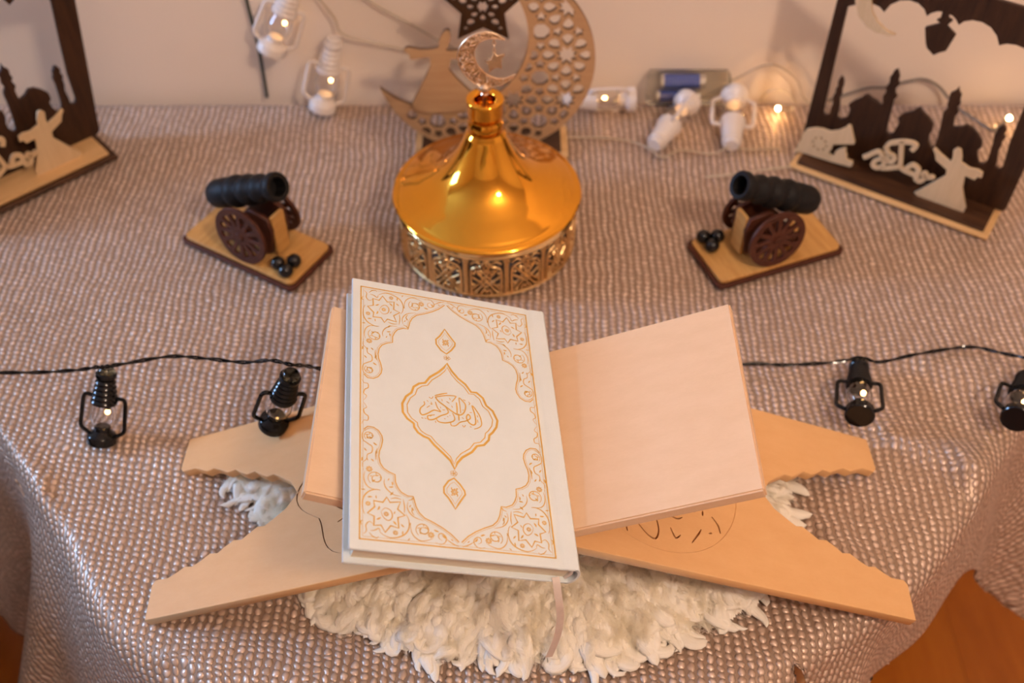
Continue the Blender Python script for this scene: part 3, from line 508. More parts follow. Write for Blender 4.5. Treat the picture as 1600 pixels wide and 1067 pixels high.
for sy in (1, -1):
    g = MB(); fn = [(p[0] / 1000, sy * p[1] / 1000) for p in FIN]; g.ribbon(fn, .0011, ZF); c0 = (FINC[0][0] / 1000, sy * FINC[0][1] / 1000); c1 = (FINC[1][0] / 1000, sy * FINC[1][1] / 1000)
    g.ribbon([(c0[0] + (x - c0[0]) * .72, c0[1] + (y - c0[1]) * .72) for x, y in fn], .0003, ZF)
    flower(g, c0, .0026, ZF)
    for k in range(4): leaf(g, (c0[0] + .0022 * math.cos(k * PI / 2 + .8), c0[1] + .003 * math.sin(k * PI / 2 + .8)), k * PI / 2, .0011, ZF)
    for k in range(5): g.ribbon([(c1[0] + .0012 * math.cos(2 * PI * k / 5) + .001 * math.cos(a), c1[1] + .0010 * math.sin(2 * PI * k / 5) + .001 * math.sin(a)) for a in np.linspace(0, 2 * PI, 9)], .0003, ZF)
    g.build('gold_finial', M_foil, bk)
g = MB()
for s_ in CAL: g.ribbon(smooth_line(mm(s_), 4), .00095, ZF, .35)
for s_ in CALT: g.ribbon(smooth_line(mm(s_), 3), .00055, ZF, .3)
g.build('gold_lettering', M_foil, bk)['label'] = 'gold calligraphy in the centre medallion'

# ---------------------------------------------------------------- sheepskin
fo = smooth_line([(-.205, .450), (-.185, .465), (-.10, .46), (.02, .455), (.12, .465), (.175, .462), (.20, .45), (.185, .405), (.175, .370), (.150, .348), (.115, .334), (.08, .322), (.045, .315), (-.01, .317), (-.055, .319), (-.085, .330), (-.115, .342), (-.14, .365), (-.165, .41)], 4, True)
skt = thing('sheepskin', 'cream long-haired sheepskin spread beneath the birch book stand', 'sheepskin', (0, .38, 0))
plate('hide', [[(x * .93, (y - .38) * .93) for x, y in fo]], .004, M_hide, skt)
foa = np.array(fo)
def ceil_z(x, y):
    c = ZT - BT * 1.08 - np.abs(x - X0) * math.tan(TH) - .004
    return np.where(np.abs(y - YC) < .0755 + .006, np.maximum(c, .003), 1.)
WS = .0015; wx_ = np.arange(-.222, .2221, WS); wy_ = np.arange(.285, .4901, WS); WX, WY2 = np.meshgrid(wx_, wy_, indexing='ij'); WP = np.stack([WX.ravel(), WY2.ravel()], 1)
dd_ = np.full(len(WP), 1e9)
for k in range(len(foa)):
    a = foa[k]; ab = foa[(k + 1) % len(foa)] - a; t = np.clip(((WP - a) @ ab) / (ab @ ab + 1e-12), 0, 1); dd_ = np.minimum(dd_, ((WP - a - t[:, None] * ab) ** 2).sum(1))
de = np.sqrt(dd_) * np.where(inside(WP, fo), 1, -1)
lump = np.array([mn.noise((p[0] * 38, p[1] * 26, 1.)) * .55 + mn.noise((p[0] * 95, p[1] * 55, 5.)) * .33 + mn.noise((p[0] * 230, p[1] * 110, 9.)) * .16 for p in WP])
thw = np.arctan2(WP[:, 0], .47 - WP[:, 1]); rw = np.hypot(WP[:, 0], .47 - WP[:, 1])
flow = np.array([mn.noise((a_ * 9 + .8 * mn.noise((p[0] * 30, p[1] * 30, 7.)), r_ * 22, 2.)) * .6 + mn.noise((a_ * 26 + 1.2 * mn.noise((p[0] * 45, p[1] * 45, 4.)), r_ * 38, 8.)) * .5 + mn.noise((a_ * 75, r_ * 70, 3.)) * .22 for p, a_, r_ in zip(WP, thw, rw)]); lump = lump * .45 + flow * .75
rimw = np.clip((de + .008 + .013 * lump) / .034, 0, 1) ** .55
WZ = rimw * (.0160 + .0110 * lump); WZ = np.clip(np.minimum(WZ, ceil_z(WP[:, 0], WP[:, 1])), 0, 1); WG = WZ.reshape(WX.shape)
def surf(x, y):
    fx = np.clip((x - wx_[0]) / WS, 0, len(wx_) - 1.001); fy = np.clip((y - wy_[0]) / WS, 0, len(wy_) - 1.001); ix = fx.astype(int); iy = fy.astype(int); u = fx - ix; v_ = fy - iy
    return WG[ix, iy] * (1 - u) * (1 - v_) + WG[ix + 1, iy] * u * (1 - v_) + WG[ix, iy + 1] * (1 - u) * v_ + WG[ix + 1, iy + 1] * u * v_
ok = (rimw > .03); idw = np.arange(len(WP)).reshape(WX.shape); qd = np.stack([idw[:-1, :-1], idw[1:, :-1], idw[1:, 1:], idw[:-1, 1:]], -1).reshape(-1, 4); qd = qd[ok[qd].all(1)]
us = np.unique(qd); rm = np.full(len(WP), -1); rm[us] = np.arange(len(us))
me = bpy.data.meshes.new('wool_pile'); me.from_pydata(np.stack([WP[us, 0], WP[us, 1] - .38, WZ[us] + .0006], 1).tolist(), [], rm[qd].tolist())
wp_ = finish('wool_pile', me, M_pile, skt, True, 180); wp_['kind'] = 'stuff'
# thick combed locks of wool lying over the pile and curling at the rim
lv = []; lf = []; luv = []; nl = 0; lrng = np.random.default_rng(11)
while nl < 640:
    x, y = float(lrng.uniform(-.21, .205)), float(lrng.uniform(.305, .468))
    if not inside(np.array([[x, y]]), fo)[0]: continue
    if y > .40 and abs(x) < .15: continue
    nl += 1
    ang = math.atan2(-1 + lrng.normal() * .35, x / .16 + lrng.normal() * .5)
    if y > .41: ang = math.atan2(lrng.normal() * .6 - .1, math.copysign(1, x) + lrng.normal() * .4)
    L = lrng.uniform(.017, .031); r0 = lrng.uniform(.0026, .0066); bend = lrng.normal() * 1.0; curl = lrng.uniform(.0, .0022); tw = lrng.uniform(.6, 1.3) * lrng.choice((-1, 1)); p0 = lrng.uniform(0, 6.28); px, py = x, y; K = 11; n8 = 9; b0 = len(lv); du = lrng.uniform(0, 9)
    for k in range(K):
        t = k / (K - 1); a_ = ang + bend * t * t * 1.3; px += math.cos(a_) * L / K; py += math.sin(a_) * L / K
        off = curl * t * math.sin(p0 + tw * 6.28 * t) * 1.6; cx, cy = px - math.sin(a_) * off, py + math.cos(a_) * off
        rr_ = r0 * (.35 + .65 * math.sin(min(1, t * 2.2 + .15) * PI / 2)) * (1 - t ** 3.2) ** .6 + .0002
        zz = float(surf(np.array([cx]), np.array([cy]))[0]) + rr_ * .02 + curl * .3 * (1 + math.cos(p0 + tw * 6.28 * t)) * t
        zz = min(zz, float(ceil_z(cx, cy)))
        for m_ in range(n8):
            c_ = 2 * PI * m_ / n8; g_ = 1 + .16 * math.sin(3 * c_ + du + 5 * t); lv.append((cx - math.sin(a_) * math.cos(c_) * rr_ * g_, cy + math.cos(a_) * math.cos(c_) * rr_ * g_ - .38, max(.0003, zz + math.sin(c_) * rr_ * .52 * g_))); luv.append((m_ / n8 * r0 * 6.28 + du, t * L))
        if k:
            for m_ in range(n8): lf.append((b0 + (k - 1) * n8 + m_, b0 + (k - 1) * n8 + (m_ + 1) % n8, b0 + k * n8 + (m_ + 1) % n8, b0 + k * n8 + m_))
me = bpy.data.meshes.new('wool_locks'); me.from_pydata(lv, [], lf); uvl = me.uv_layers.new(name='UVMap'); li = np.empty(len(me.loops), np.int32); me.loops.foreach_get('vertex_index', li); uvl.data.foreach_set('uv', np.array(luv, np.float32)[li].ravel())
wl_ = finish('wool_locks', me, M_lock, skt, True, 180); wl_['kind'] = 'stuff'
pos = []; rad = []; sizes = []; lk = 0
while lk < 1300:
    x, y = float(rng.uniform(-.21, .205)), float(rng.uniform(.305, .468))
    if not inside(np.array([[x, y]]), fo)[0]: continue
    if y > .40 and abs(x) < .15 and rng.random() < .85: continue
    rim = float(surf(np.array([x]), np.array([y]))[0]) < .0085
    if not rim and rng.random() < .82: continue
    lk += 1
    ang = math.atan2(-.9 + rng.normal() * .55, x / .2 * 1.0 + rng.normal() * .65)
    if y > .40: ang = math.atan2(rng.normal() * .6 - .1, math.copysign(1, x) + rng.normal() * .4)
    dx, dy = math.cos(ang), math.sin(ang); L = rng.uniform(.009, .021); lift = rng.uniform(.0012, .0050)
    cr = rng.uniform(.0010, .0042); ph0 = rng.uniform(0, 6.28); tw = rng.uniform(.5, 1.4) * rng.choice((-1, 1)); base_r = rng.uniform(.0022, .0052); ns = 13; K = 8
    t = np.linspace(0, 1, K)[None, :]; a = rng.uniform(0, 6.28, ns)[:, None]; q = np.sqrt(rng.random(ns))[:, None] * base_r; ll = L * rng.uniform(.75, 1.1, ns)[:, None]
    spread = q * (1 - .6 * t); along = ll * t; cs = cr * t * np.sin(ph0 + tw * 2 * PI * t) * 1.4
    fz = rng.normal(0, .0005, (ns, K, 3)); fz[:, 0] = 0; fz = np.cumsum(fz, 1) * .8
    px = x + dx * along - dy * (cs + spread * np.sin(a)) + dx * spread * np.cos(a) + fz[..., 0]
    py = y + dy * along + dx * (cs + spread * np.sin(a)) + dy * spread * np.cos(a) + fz[..., 1]
    pz = surf(px, py) + .0012 + lift * np.sin(t * PI * .9) * rng.uniform(.2, 1.1, ns)[:, None] + np.abs(fz[..., 2]) * .5 + np.clip(cr * t * np.cos(ph0 + tw * 2 * PI * t), 0, .002)
    pz = np.minimum(pz, ceil_z(px, py) + .0025)
    pos.append(np.stack([px, py - .38, pz], -1).reshape(-1, 3)); rad.append(np.tile(np.linspace(.00010, .00004, K), ns)); sizes += [K] * ns
hc = bpy.data.hair_curves.new('fleece'); hc.add_curves(sizes)
hc.position_data.foreach_set('vector', np.concatenate(pos).astype(np.float32).ravel())
ra = hc.attributes.get('radius') or hc.attributes.new('radius', 'FLOAT', 'POINT'); ra.data.foreach_set('value', np.concatenate(rad).astype(np.float32))
hc.materials.append(M_wool); fo_ = link(bpy.data.objects.new('fleece', hc), skt); fo_['kind'] = 'stuff'

# ---------------------------------------------------------------- golden covered dish
AX, AY = -.0222, .7225
dsh = thing('covered_dish', 'round gold covered dish with tall conical lid and crescent finial', 'dish', (AX, AY, 0))
RB = .0792
MB().lathe([(.001, .001), (RB - .002, .001), (RB, .0015), (RB + .0012, .003), (RB, .0048), (RB - .002, .0052), (RB - .003, .004), (.001, .003)], 96).build('base_ring', M_goldfil, dsh, True)
MB().lathe([(RB - .0025, .0462), (RB + .0008, .0462), (RB + .0022, .0478), (RB + .0016, .0495), (RB + .0006, .0502), (RB + .0026, .0515), (RB + .0034, .0530), (RB + .0026, .0545), (RB - .0025, .0552), (RB - .0035, .050)], 128, None, True).build('rim', M_goldrim, dsh, True)
MB().lathe([(.001, .0045), (.066, .0045), (.072, .009), (.0735, .03), (.0735, .046), (.0725, .046), (.0725, .03), (.066, .0065), (.001, .006)], 64).build('inner_bowl', M_bowl, dsh, True)
# pierced side: fourteen arched lattice panels
NPAN = 14; wp = 2 * PI / NPAN
strokes = [[(.03, .0), (.03, 1)], [(.97, 0), (.97, 1)], [(.13, 0), (.13, .62), (.22, .76), (.36, .80), (.42, .88), (.5, .97), (.58, .88), (.64, .80), (.78, .76), (.87, .62), (.87, 0)],
    [(.13, .14), (.30, .30), (.42, .46), (.62, .68), (.70, .62), (.60, .50), (.42, .30), (.30, .14), (.16, .04)], [(.87, .14), (.70, .30), (.58, .46), (.38, .68), (.30, .62), (.40, .50), (.58, .30), (.70, .14), (.84, .04)],
    [(.16, .50), (.28, .42), (.38, .36), (.5, .24), (.62, .36), (.72, .42), (.84, .50)], [(.22, .70), (.34, .58), (.5, .66), (.66, .58), (.78, .70)], [(.36, .04), (.44, .16), (.5, .08), (.56, .16), (.64, .04)], [(.43, .76), (.5, .84), (.57, .76), (.5, .70), (.43, .76)], [(.14, .30), (.24, .24), (.16, .16)], [(.86, .30), (.76, .24), (.84, .16)], [(0, .82), (.06, .92), (0, 1)], [(1, .82), (.94, .92), (1, 1)], [(.13, .86), (.25, .93), (.36, .88)], [(.87, .86), (.75, .93), (.64, .88)]]
pm = MB()
def onb(u, v_, lift=0):
    a = (u - .5) * wp; z = .0045 + v_ * .0425; r = RB - .0006 + lift; return (r * math.sin(a), -r * math.cos(a), z)
for i, s_ in enumerate(strokes):
    q = smooth_line(s_, 4) if i > 1 else [(s_[0][0], k / 6) for k in range(7)]
    pm.tube([onb(u, v_, .0003 * (i % 3)) for u, v_ in q], .00125 if i < 3 else .00115, 6)
for u, v_ in ((.5, .52), (.5, .36), (.2, .6), (.8, .6), (.25, .08), (.75, .08), (.5, .9)): pm.sphere(onb(u, v_, .0006), .0014, 8, 6)
p0 = pm.build('lattice_panel', M_goldfil, dsh, True)
for k in range(1, NPAN):
    q = p0.copy(); link(q, dsh); q.rotation_euler = (0, 0, k * wp)
p0.rotation_euler = (0, 0, 0)
lid = [(.0795, .0545), (.0828, .0552), (.0838, .0566), (.0828, .0582), (.0805, .0588), (.0788, .0592), (.0765, .0602)]
lid += smooth_line([(.0755, .0610), (.066, .0660), (.055, .0715), (.044, .0785), (.0345, .0880), (.0270, .0990), (.0212, .1105), (.0172, .1200)], 6)[0:]
lid += [(.0150, .1222), (.0143, .1236), (.0150, .1252), (.0153, .1290), (.0150, .1330), (.0139, .1348), (.0139, .1362), (.0150, .1382), (.0154, .1420), (.0152, .1500), (.0156, .1520), (.0157, .1535), (.0150, .1546), (.0125, .1548), (.0092, .1540), (.0086, .1525), (.0086, .1400), (.001, .1395)]
MB().lathe(lid, 128).build('lid', M_gold, dsh, True, None, 60)
MB().lathe([(.0055, .1396), (.0062, .1402), (.0060, .1412), (.0030, .1420), (.0022, .1440), (.0022, .1570), (.0030, .1590), (.0036, .1600), (.0028, .1612), (.0050, .1625), (.0060, .1650), (.0055, .1675), (.0036, .1690), (.0020, .1700), (.001, .1702)], 24).build('finial_stem', M_rose, dsh, True, Matrix.Translation((0, -.001, 0)))
cro = [(x - 2.5, y) for x, y in CRO]; cri = [(x - 2.5, y) for x, y in CRI]
out_c = mm(smooth_line(cro, 4)); in_c = mm(smooth_line(cri, 4))
cr = MB()
MC = Matrix.Translation((0, -.001, 0)) @ UP
cr.tube([(x, y, .0012) for x, y in out_c + in_c[1:-1]], .00085, 8, True)
n_o = len(out_c); 
for i in range(1, n_o - 1, 1):
    a = out_c[i]; j = int((1 - i / (n_o - 1)) * (len(in_c) - 1)); b = in_c[j]; j2 = max(0, min(len(in_c) - 1, j + 3)); b2 = in_c[j2]
    q = [(a[0] + (b2[0] - a[0]) * t + .0006 * math.sin(t * 14 + i), a[1] + (b2[1] - a[1]) * t + .0006 * math.cos(t * 14 + i), .0011) for t in (.05, .25, .45, .65, .85, .95)]
    if i % 4 == 0: cr.tube(q, .00045, 6)
    w_ = math.dist(a, b); k = 0
    for t in np.arange(.12 + .05 * (i % 3), .92, max(.10, .00165 / max(w_, .001))): cr.sphere((a[0] + (b[0] - a[0]) * t + rng.normal() * .0003, a[1] + (b[1] - a[1]) * t + rng.normal() * .0003, .0013 + rng.random() * .0004), rng.uniform(.0005, .00088), 7, 5)
cr.build('finial_crescent', M_rose, dsh, True, MC)
fs = [(x - 2.5, y) for x, y in FST]; fsm = mm(fs); fcx_, fcy_ = sum(p[0] for p in fsm) / 10, sum(p[1] for p in fsm) / 10
plate('crescent_back', [mm(cro + cri[1:-1])], .0008, M_rosed, dsh, MC)
so = plate('dangling_star', [fsm], .0022, M_rose, dsh, MC, .0004)
dd = MB()
for k in range(26):
    a = k * 2.4; r = .0062 * math.sqrt(k / 26); dd.sphere((fcx_ + r * math.cos(a), fcy_ + r * math.sin(a), .0022), .00055, 6, 5)
dd.build('bead_grain', M_rose, so, True, MC)
ch = MB()
for k, yc in enumerate((.2105, .2070, .2035, .2000)):
    c_ = (.0081, yc); ch.tube([(c_[0] + (.0011 if k % 2 else .0003) * math.cos(a), c_[1] + .0022 * math.sin(a), .0012 + (.0011 if k % 2 == 0 else .0003) * math.cos(a)) for a in np.linspace(0, 2 * PI, 12, endpoint=False)], .0004, 6, True)
ch.build('chain', M_rose, dsh, True, MC)

# ---------------------------------------------------------------- crescent ornament of plywood
mo = thing('moon_ornament', 'laser-cut plywood crescent ornament with dervish and dark star behind the dish', 'ornament', (-.02, .860, 0))
SH = 5.5
oc, orad, ic, irad = (-6, 92 + SH), 104.5, (-47, 121 + SH), 82
dcc = math.dist(oc, ic); a_ = (dcc ** 2 + orad ** 2 - irad ** 2) / (2 * dcc); h_ = math.sqrt(orad ** 2 - a_ ** 2); ux, uy = (ic[0] - oc[0]) / dcc, (ic[1] - oc[1]) / dcc
t1 = (oc[0] + ux * a_ - uy * h_, oc[1] + uy * a_ + ux * h_); t2 = (oc[0] + ux * a_ + uy * h_, oc[1] + uy * a_ - ux * h_)
def arcpts(c, r, p, q, n_, ccw):
    a = math.atan2(p[1] - c[1], p[0] - c[0]); b = math.atan2(q[1] - c[1], q[0] - c[0])
    if ccw and b < a: b += 2 * PI
    if not ccw and b > a: b -= 2 * PI
    return [(c[0] + r * math.cos(a + (b - a) * k / n_), c[1] + r * math.sin(a + (b - a) * k / n_)) for k in range(n_ + 1)]
cres = arcpts(oc, orad, t1, t2, 110, True) + arcpts(ic, irad, t2, t1, 80, False)[1:-1]
BW = 5.2
def in_band(p): return math.dist(p, oc) < orad - BW + .01 and math.dist(p, ic) > irad + BW - .01
def clampp(p):
    for _ in range(2):
        r = math.dist(p, oc)
        if r > orad - BW: p = (oc[0] + (p[0] - oc[0]) * (orad - BW) / r, oc[1] + (p[1] - oc[1]) * (orad - BW) / r)
        r = math.dist(p, ic)
        if r < irad + BW: p = (ic[0] + (p[0] - ic[0]) * (irad + BW) / r, ic[1] + (p[1] - ic[1]) * (irad + BW) / r)
    return p
def petal(cx, cy, a, l, w_):
    o = []
    for x, y in ((-1, 0), (-.45, .62), (.15, .95), (.7, .8), (1, .3), (1, -.3), (.7, -.8), (.15, -.95), (-.45, -.62)): o.append((cx + l * x * math.cos(a) - w_ * y * math.sin(a), cy + l * x * math.sin(a) + w_ * y * math.cos(a)))
    return o
per = 50.
holes = []
def tryhole(h):
    den = []
    for i, p in enumerate(h):
        q = h[(i + 1) % len(h)]; den += [(p[0] + (q[0] - p[0]) * t, p[1] + (q[1] - p[1]) * t) for t in (0, .5)]
    k = sum(in_band(p) for p in den)
    if k < len(den) * .45: return
    if k < len(den): den = [clampp(p) for p in den]
    o = [den[0]]
    for p in den[1:]:
        if math.dist(p, o[-1]) > .25: o.append(p)
    ar = abs(sum(o[i][0] * o[(i + 1) % len(o)][1] - o[(i + 1) % len(o)][0] * o[i][1] for i in range(len(o)))) / 2
    if ar > 10: holes.append(o)
for i in range(-4, 3):
    for j in range(-3, 3):
        ox, oy = 46.5 + per * i, 126 + SH + per * j
        tryhole(circ(ox, oy, 8.6, 8, PI / 8))
        for k in range(4): a = k * PI / 2; tryhole(star(ox + 15.2 * math.cos(a), oy + 15.2 * math.sin(a), 5.6, 2.9, 5, a))
        rx, ry = ox + per / 2, oy + per / 2
        tryhole(star(rx, ry, 11.2, 6.3, 8, PI / 8))
        for k in range(8): a = k * PI / 4; tryhole(petal(rx + 16.6 * math.cos(a), ry + 16.6 * math.sin(a), a, 6.0, 5.4))
plate('crescent', [mm(cres)] + [mm(h) for h in holes], .004, M_ply, mo, UP, 0, M_burn)
dv = [(x, y + SH) for x, y in MDER]
plate('dervish_figure', [mm(dv)], .004, M_ply, mo, Matrix.Translation((0, -.0045, 0)) @ UP, 0, M_burn)
sc0 = (-6.5, 151 + SH); so_ = star(sc0[0], sc0[1], 40, 20.5, 5)
hs = [star(sc0[0], sc0[1], 6.8, 4.4, 8, PI / 8)] + [petal(sc0[0] + 10.6 * math.cos(k * PI / 4), sc0[1] + 10.6 * math.sin(k * PI / 4), k * PI / 4, 3.4, 3.0) for k in range(8)]
for k in range(5):
    a = PI / 2 + k * 2 * PI / 5; e_ = (math.cos(a), math.sin(a)); hs.append(petal(sc0[0] + 19.5 * e_[0], sc0[1] + 19.5 * e_[1], a + PI, 4.2, 3.6)); hs.append(star(sc0[0] + 27 * e_[0], sc0[1] + 27 * e_[1], 3, 1.6, 5, a))
plate('hanging_star', [mm(so_)] + [mm(h) for h in hs], .004, M_dark, mo, UP)
plate('base_plate', [rrect(-.077, .076, -.024, .026, .001)], .004, M_paleflat, mo)
plate('base_inlay', [rrect(-.070, .069, -.018, .020, .001)], .0035, M_darkflat, mo, Matrix.Translation((0, 0, .004)))

# ---------------------------------------------------------------- two picture-frame ornaments
def frame_ornament(label, loc, rz, m_border, m_top, flip):
    t = thing('silhouette_frame', label, 'ornament', loc, (0, 0, rz), 'dark mosque silhouette frames')
    b = plate('base_plate', [rrect(0, .196, 0, .060, .0008)], .0035, m_border, t)
    plate('base_top', [rrect(.006, .190, .0055, .058, .0008)], .0035, m_top, t, Matrix.Translation((0, 0, .0034)))
    LEAN = Matrix(((1, 0, .14 if flip else 0, 0), (0, 1, 0, 0), (0, 0, 1, 0), (0, 0, 0, 1)))
    po = rrect(-.004, .199, .0035, .200, .004)
    sky = mm(smooth_line(SKY, 1, True))
    plate('silhouette_panel', [po, sky], .004, M_dark, t, Matrix.Translation((0, .044, .0035)) @ LEAN @ UP)
    dr = DER
    if flip: c_ = sum(p[0] for p in DER) / len(DER); dr = [(2 * c_ - x, y) for x, y in DER]; dr = [(x, y) for x, y in reversed(dr)]
    ztop = .0069
    dr = [(x, max(y, ztop * 1000 - 6)) for x, y in dr]
    plate('dervish_figure', [mm(dr)], .003, M_cream, t, Matrix.Translation((0, .0215, .0045)) @ UP)
    w_ = CANW[0]; r1 = math.dist(CANW[0], CANW[1]) / 1000
    hl = [circ(w_[0] / 1000 + r1 * .85 * math.cos(k * PI / 4), w_[1] / 1000 + r1 * .85 * math.sin(k * PI / 4), .0015, 8) for k in range(8)]
    plate('cannon_cutout', [mm(CAN)] + hl, .003, M_cream, t, Matrix.Translation((0, .0215, .0028)) @ UP)
    le = MB()
    for s_ in LET:
        q = smooth_line(mm(s_), 4); m = len(q); v = []; f = []
        for i, p in enumerate(q):
            a = q[max(i - 1, 0)]; b2 = q[min(i + 1, m - 1)]; dx, dy = b2[0] - a[0], b2[1] - a[1]; l = math.hypot(dx, dy) or 1; k = .0021
            v += [(p[0] - dy / l * k, p[1] + dx / l * k, 0), (p[0] + dy / l * k, p[1] - dx / l * k, 0), (p[0] + dy / l * k, p[1] - dx / l * k, .003), (p[0] - dy / l * k, p[1] + dx / l * k, .003)]
        for i in range(m - 1):
            for e in range(4): f.append((4 * i + e, 4 * i + (e + 1) % 4, 4 * i + 4 + (e + 1) % 4, 4 * i + 4 + e))
        f += [(3, 2, 1, 0), (4 * m - 4, 4 * m - 3, 4 * m - 2, 4 * m - 1)]; le.add(v, f)
    le.build('lettering', M_cream, t, False, Matrix.Translation((0, .0215, .002)) @ UP)
    plate('crescent_cutout', [mm(FMOON)], .003, M_cream, t, Matrix.Translation((0, .0398, 0)) @ LEAN @ UP)
    return t
frame_ornament('dark mosque silhouette frame on a dark base with pale border, at right', (.274, .823, 0), math.atan2(-.5405, .841), M_paleflat, M_darkflat, False)
ea = math.atan2(.674, .738)
frame_ornament('dark mosque silhouette frame on a pale base with dark border, cut off at left edge', (-.394 - .196 * math.cos(ea), .838 - .196 * math.sin(ea), 0), ea, M_darkflat, M_paleflat, True)

# ---------------------------------------------------------------- toy cannons (built along +X = muzzle)
def cannon(label, loc, rz):
    t = thing('toy_cannon', label, 'toy cannon', loc, (0, 0, rz), 'wooden toy cannons')
    plate('base_plate', [rrect(-.0645, .0645, -.0315, .0315, .005)], .0045, M_brown, t, None, .0006)
    plate('base_top', [rrect(-.0615, .0615, -.0285, .0285, .005)], .0035, M_honey, t, Matrix.Translation((0, 0, .0045)), .0006)
    zb = .008; wr = .0275; axx, axz = .008, zb + wr
    for sy in (-1, 1):
        hs = []
        for k in range(12):
            a0, a1 = 2 * PI * (k + .14) / 12, 2 * PI * (k + .86) / 12; r0, r1 = .0085, .0218
            hs.append([(r0 * math.cos(a0 + .12), r0 * math.sin(a0 + .12)), (r1 * math.cos(a0), r1 * math.sin(a0)), (r1 * 1.03 * math.cos((a0 + a1) / 2), r1 * 1.03 * math.sin((a0 + a1) / 2)), (r1 * math.cos(a1), r1 * math.sin(a1)), (r0 * math.cos(a1 - .12), r0 * math.sin(a1 - .12))])
        Mw = Matrix.Translation((axx, sy * .0235 + .0015, axz)) @ Matrix.Rotation(R(7) * sy, 4, 'X') @ UP
        wh = plate('wheel', [circ(0, 0, wr, 40)] + hs, .0032, M_brown, t, Mw, .0004)
        MB().lathe([(.001, -.001), (.0042, -.001), (.0042, .0036), (.0034, .0046), (.001, .0048)], 16).build('hub', M_brown, wh, True, Mw)
    # carriage: two cheeks with a pale front board between, and an axle
    ck = [(-.030, zb), (-.012, zb), (-.004, zb + .012), (.010, zb + .008), (.022, zb + .004), (.030, zb + .008), (.034, zb + .034), (.031, zb + .047), (.012, zb + .050), (.000, zb + .040), (-.018, zb + .020)]
    for sy in (-1, 1): plate('cheek', [ck], .004, M_brown, t, Matrix.Translation((0, sy * .0098 + .002, 0)) @ UP)
    MB().box(.0300, .0335, -.0080, .0080, zb + .005, zb + .046).build('front_board', M_honey, t)
    MB().tube([(axx, -.024, axz), (axx, .024, axz)], .0022, 10).build('axle', M_brown, t, True)
    MB().lathe([(.001, 0), (.003, 0), (.003, .012), (.0018, .013), (.001, .013)], 12).build('peg', M_silver, t, True, Matrix.Translation((-.024, -.012, zb)))
    el = R(28); prof = [(.001, -.044), (.006, -.0435), (.0108, -.041), (.0130, -.037), (.0134, -.030), (.0136, -.022), (.0124, -.0185), (.0120, -.0170), (.0138, -.0140), (.0148, -.0100), (.0138, -.0060), (.0112, -.0030), (.0110, -.0015), (.0130, .0020), (.0142, .0060), (.0130, .0100), (.0106, .0130), (.0104, .0145), (.0120, .0175), (.0130, .0210), (.0118, .0250), (.0098, .0280), (.0098, .0310), (.0114, .0345), (.0128, .0370), (.0128, .0405), (.0116, .0425), (.0085, .0420), (.0080, .0300), (.001, .0295)]; prof = [(r, z * 1.1) for r, z in prof]
    Mb_ = Matrix.Translation((0.001, 0, .0675)) @ Matrix.Rotation(PI / 2 - el, 4, 'Y')
    MB().lathe(prof, 32).build('barrel', M_iron, t, True, Mb_, 60)
    for x, y in ((.0410, -.0185), (.0515, -.0090), (.0530, -.0225)):
        MB().sphere((x, y, zb + .0066), .0066, 24, 16).build('cannonball', M_gloss, t, True)
    return t
cannon('wooden toy cannon aiming right, on a base between pale-based frame and gold dish', (-.2335, .7095, 0), math.atan2(-.0655, .111))
cannon('wooden toy cannon aiming left, on a base in front of pale-bordered frame', (.2315, .7055, 0), math.atan2(-.047, -.12))

# ---------------------------------------------------------------- black lantern lights
def arm_path(sx): return [(sx * .0085, 0, .0455), (sx * .0150, 0, .0465), (sx * .0178, 0, .0445), (sx * .0186, 0, .040), (sx * .0192, 0, .022), (sx * .0194, 0, .0165), (sx * .0180, 0, .0125), (sx * .0120, 0, .0085)]
def lantern(label, cat, M, mb, m_glass, m_led, name, group, white=False, scale=1):
    t = thing(name, label, cat, group=group); t.matrix_world = M @ Matrix.Scale(scale, 4)
    MB().lathe([(.001, 0), (.0118, 0), (.0128, .001), (.0128, .0075), (.0120, .0090), (.0090, .0110), (.0072, .0130), (.0072, .0165), (.0062, .0170), (.001, .0168)], 28).build('base', mb, t, True)
    for sx in (-1, 1): MB().tube([tuple(p) for p in smooth_line(arm_path(sx), 3)], .0019, 8).build('side_arm', mb, t, True)
    prof = [(.0103, .0400), (.0112, .0405)]
    for k in range(5): z = .0415 + k * .0046; r = .0112 - k * .0007; prof += [(r, z), (r + .0006, z + .0012), (r, z + .0024), (r - .0008, z + .0034)]
    prof += [(.0082, .0650), (.0090, .0660), (.0090, .0690), (.0080, .0700), (.001, .0700)]
    MB().lathe([(.001, .0400)] + prof, 28).build('screw_cap', mb, t, True, None, 30)
    g = [(.0068, .0160), (.0092, .0195), (.0108, .0245), (.0110, .0285), (.0100, .0345), (.0088, .0405)]
    gl = smooth_line(g, 4); MB().lathe(gl + [(r - .0007, z) for r, z in reversed(gl)], 28, None, True).build('glass_globe', m_glass, t, True)
    MB().lathe([(.001, .0700), (.0072, .0700), (.0074, .0725), (.0060, .0745), (.001, .0745)], 20).build('socket_cap', M_green if not white else mb, t, True)
    MB().lathe([(.001, .0400), (.0024, .0400), (.0024, .0355), (.0018, .0345), (.001, .0345)], 12).build('bulb_holder', mb, t, True, Matrix.Translation((.0035, 0, 0)))
    MB().sphere((.0035, 0, .0330), .0015, 12, 8).build('led_bulb', m_led, t, True)
    point(name + '_light', t.matrix_world @ Vector((.0035, .0, .0318)), .012)
    return t
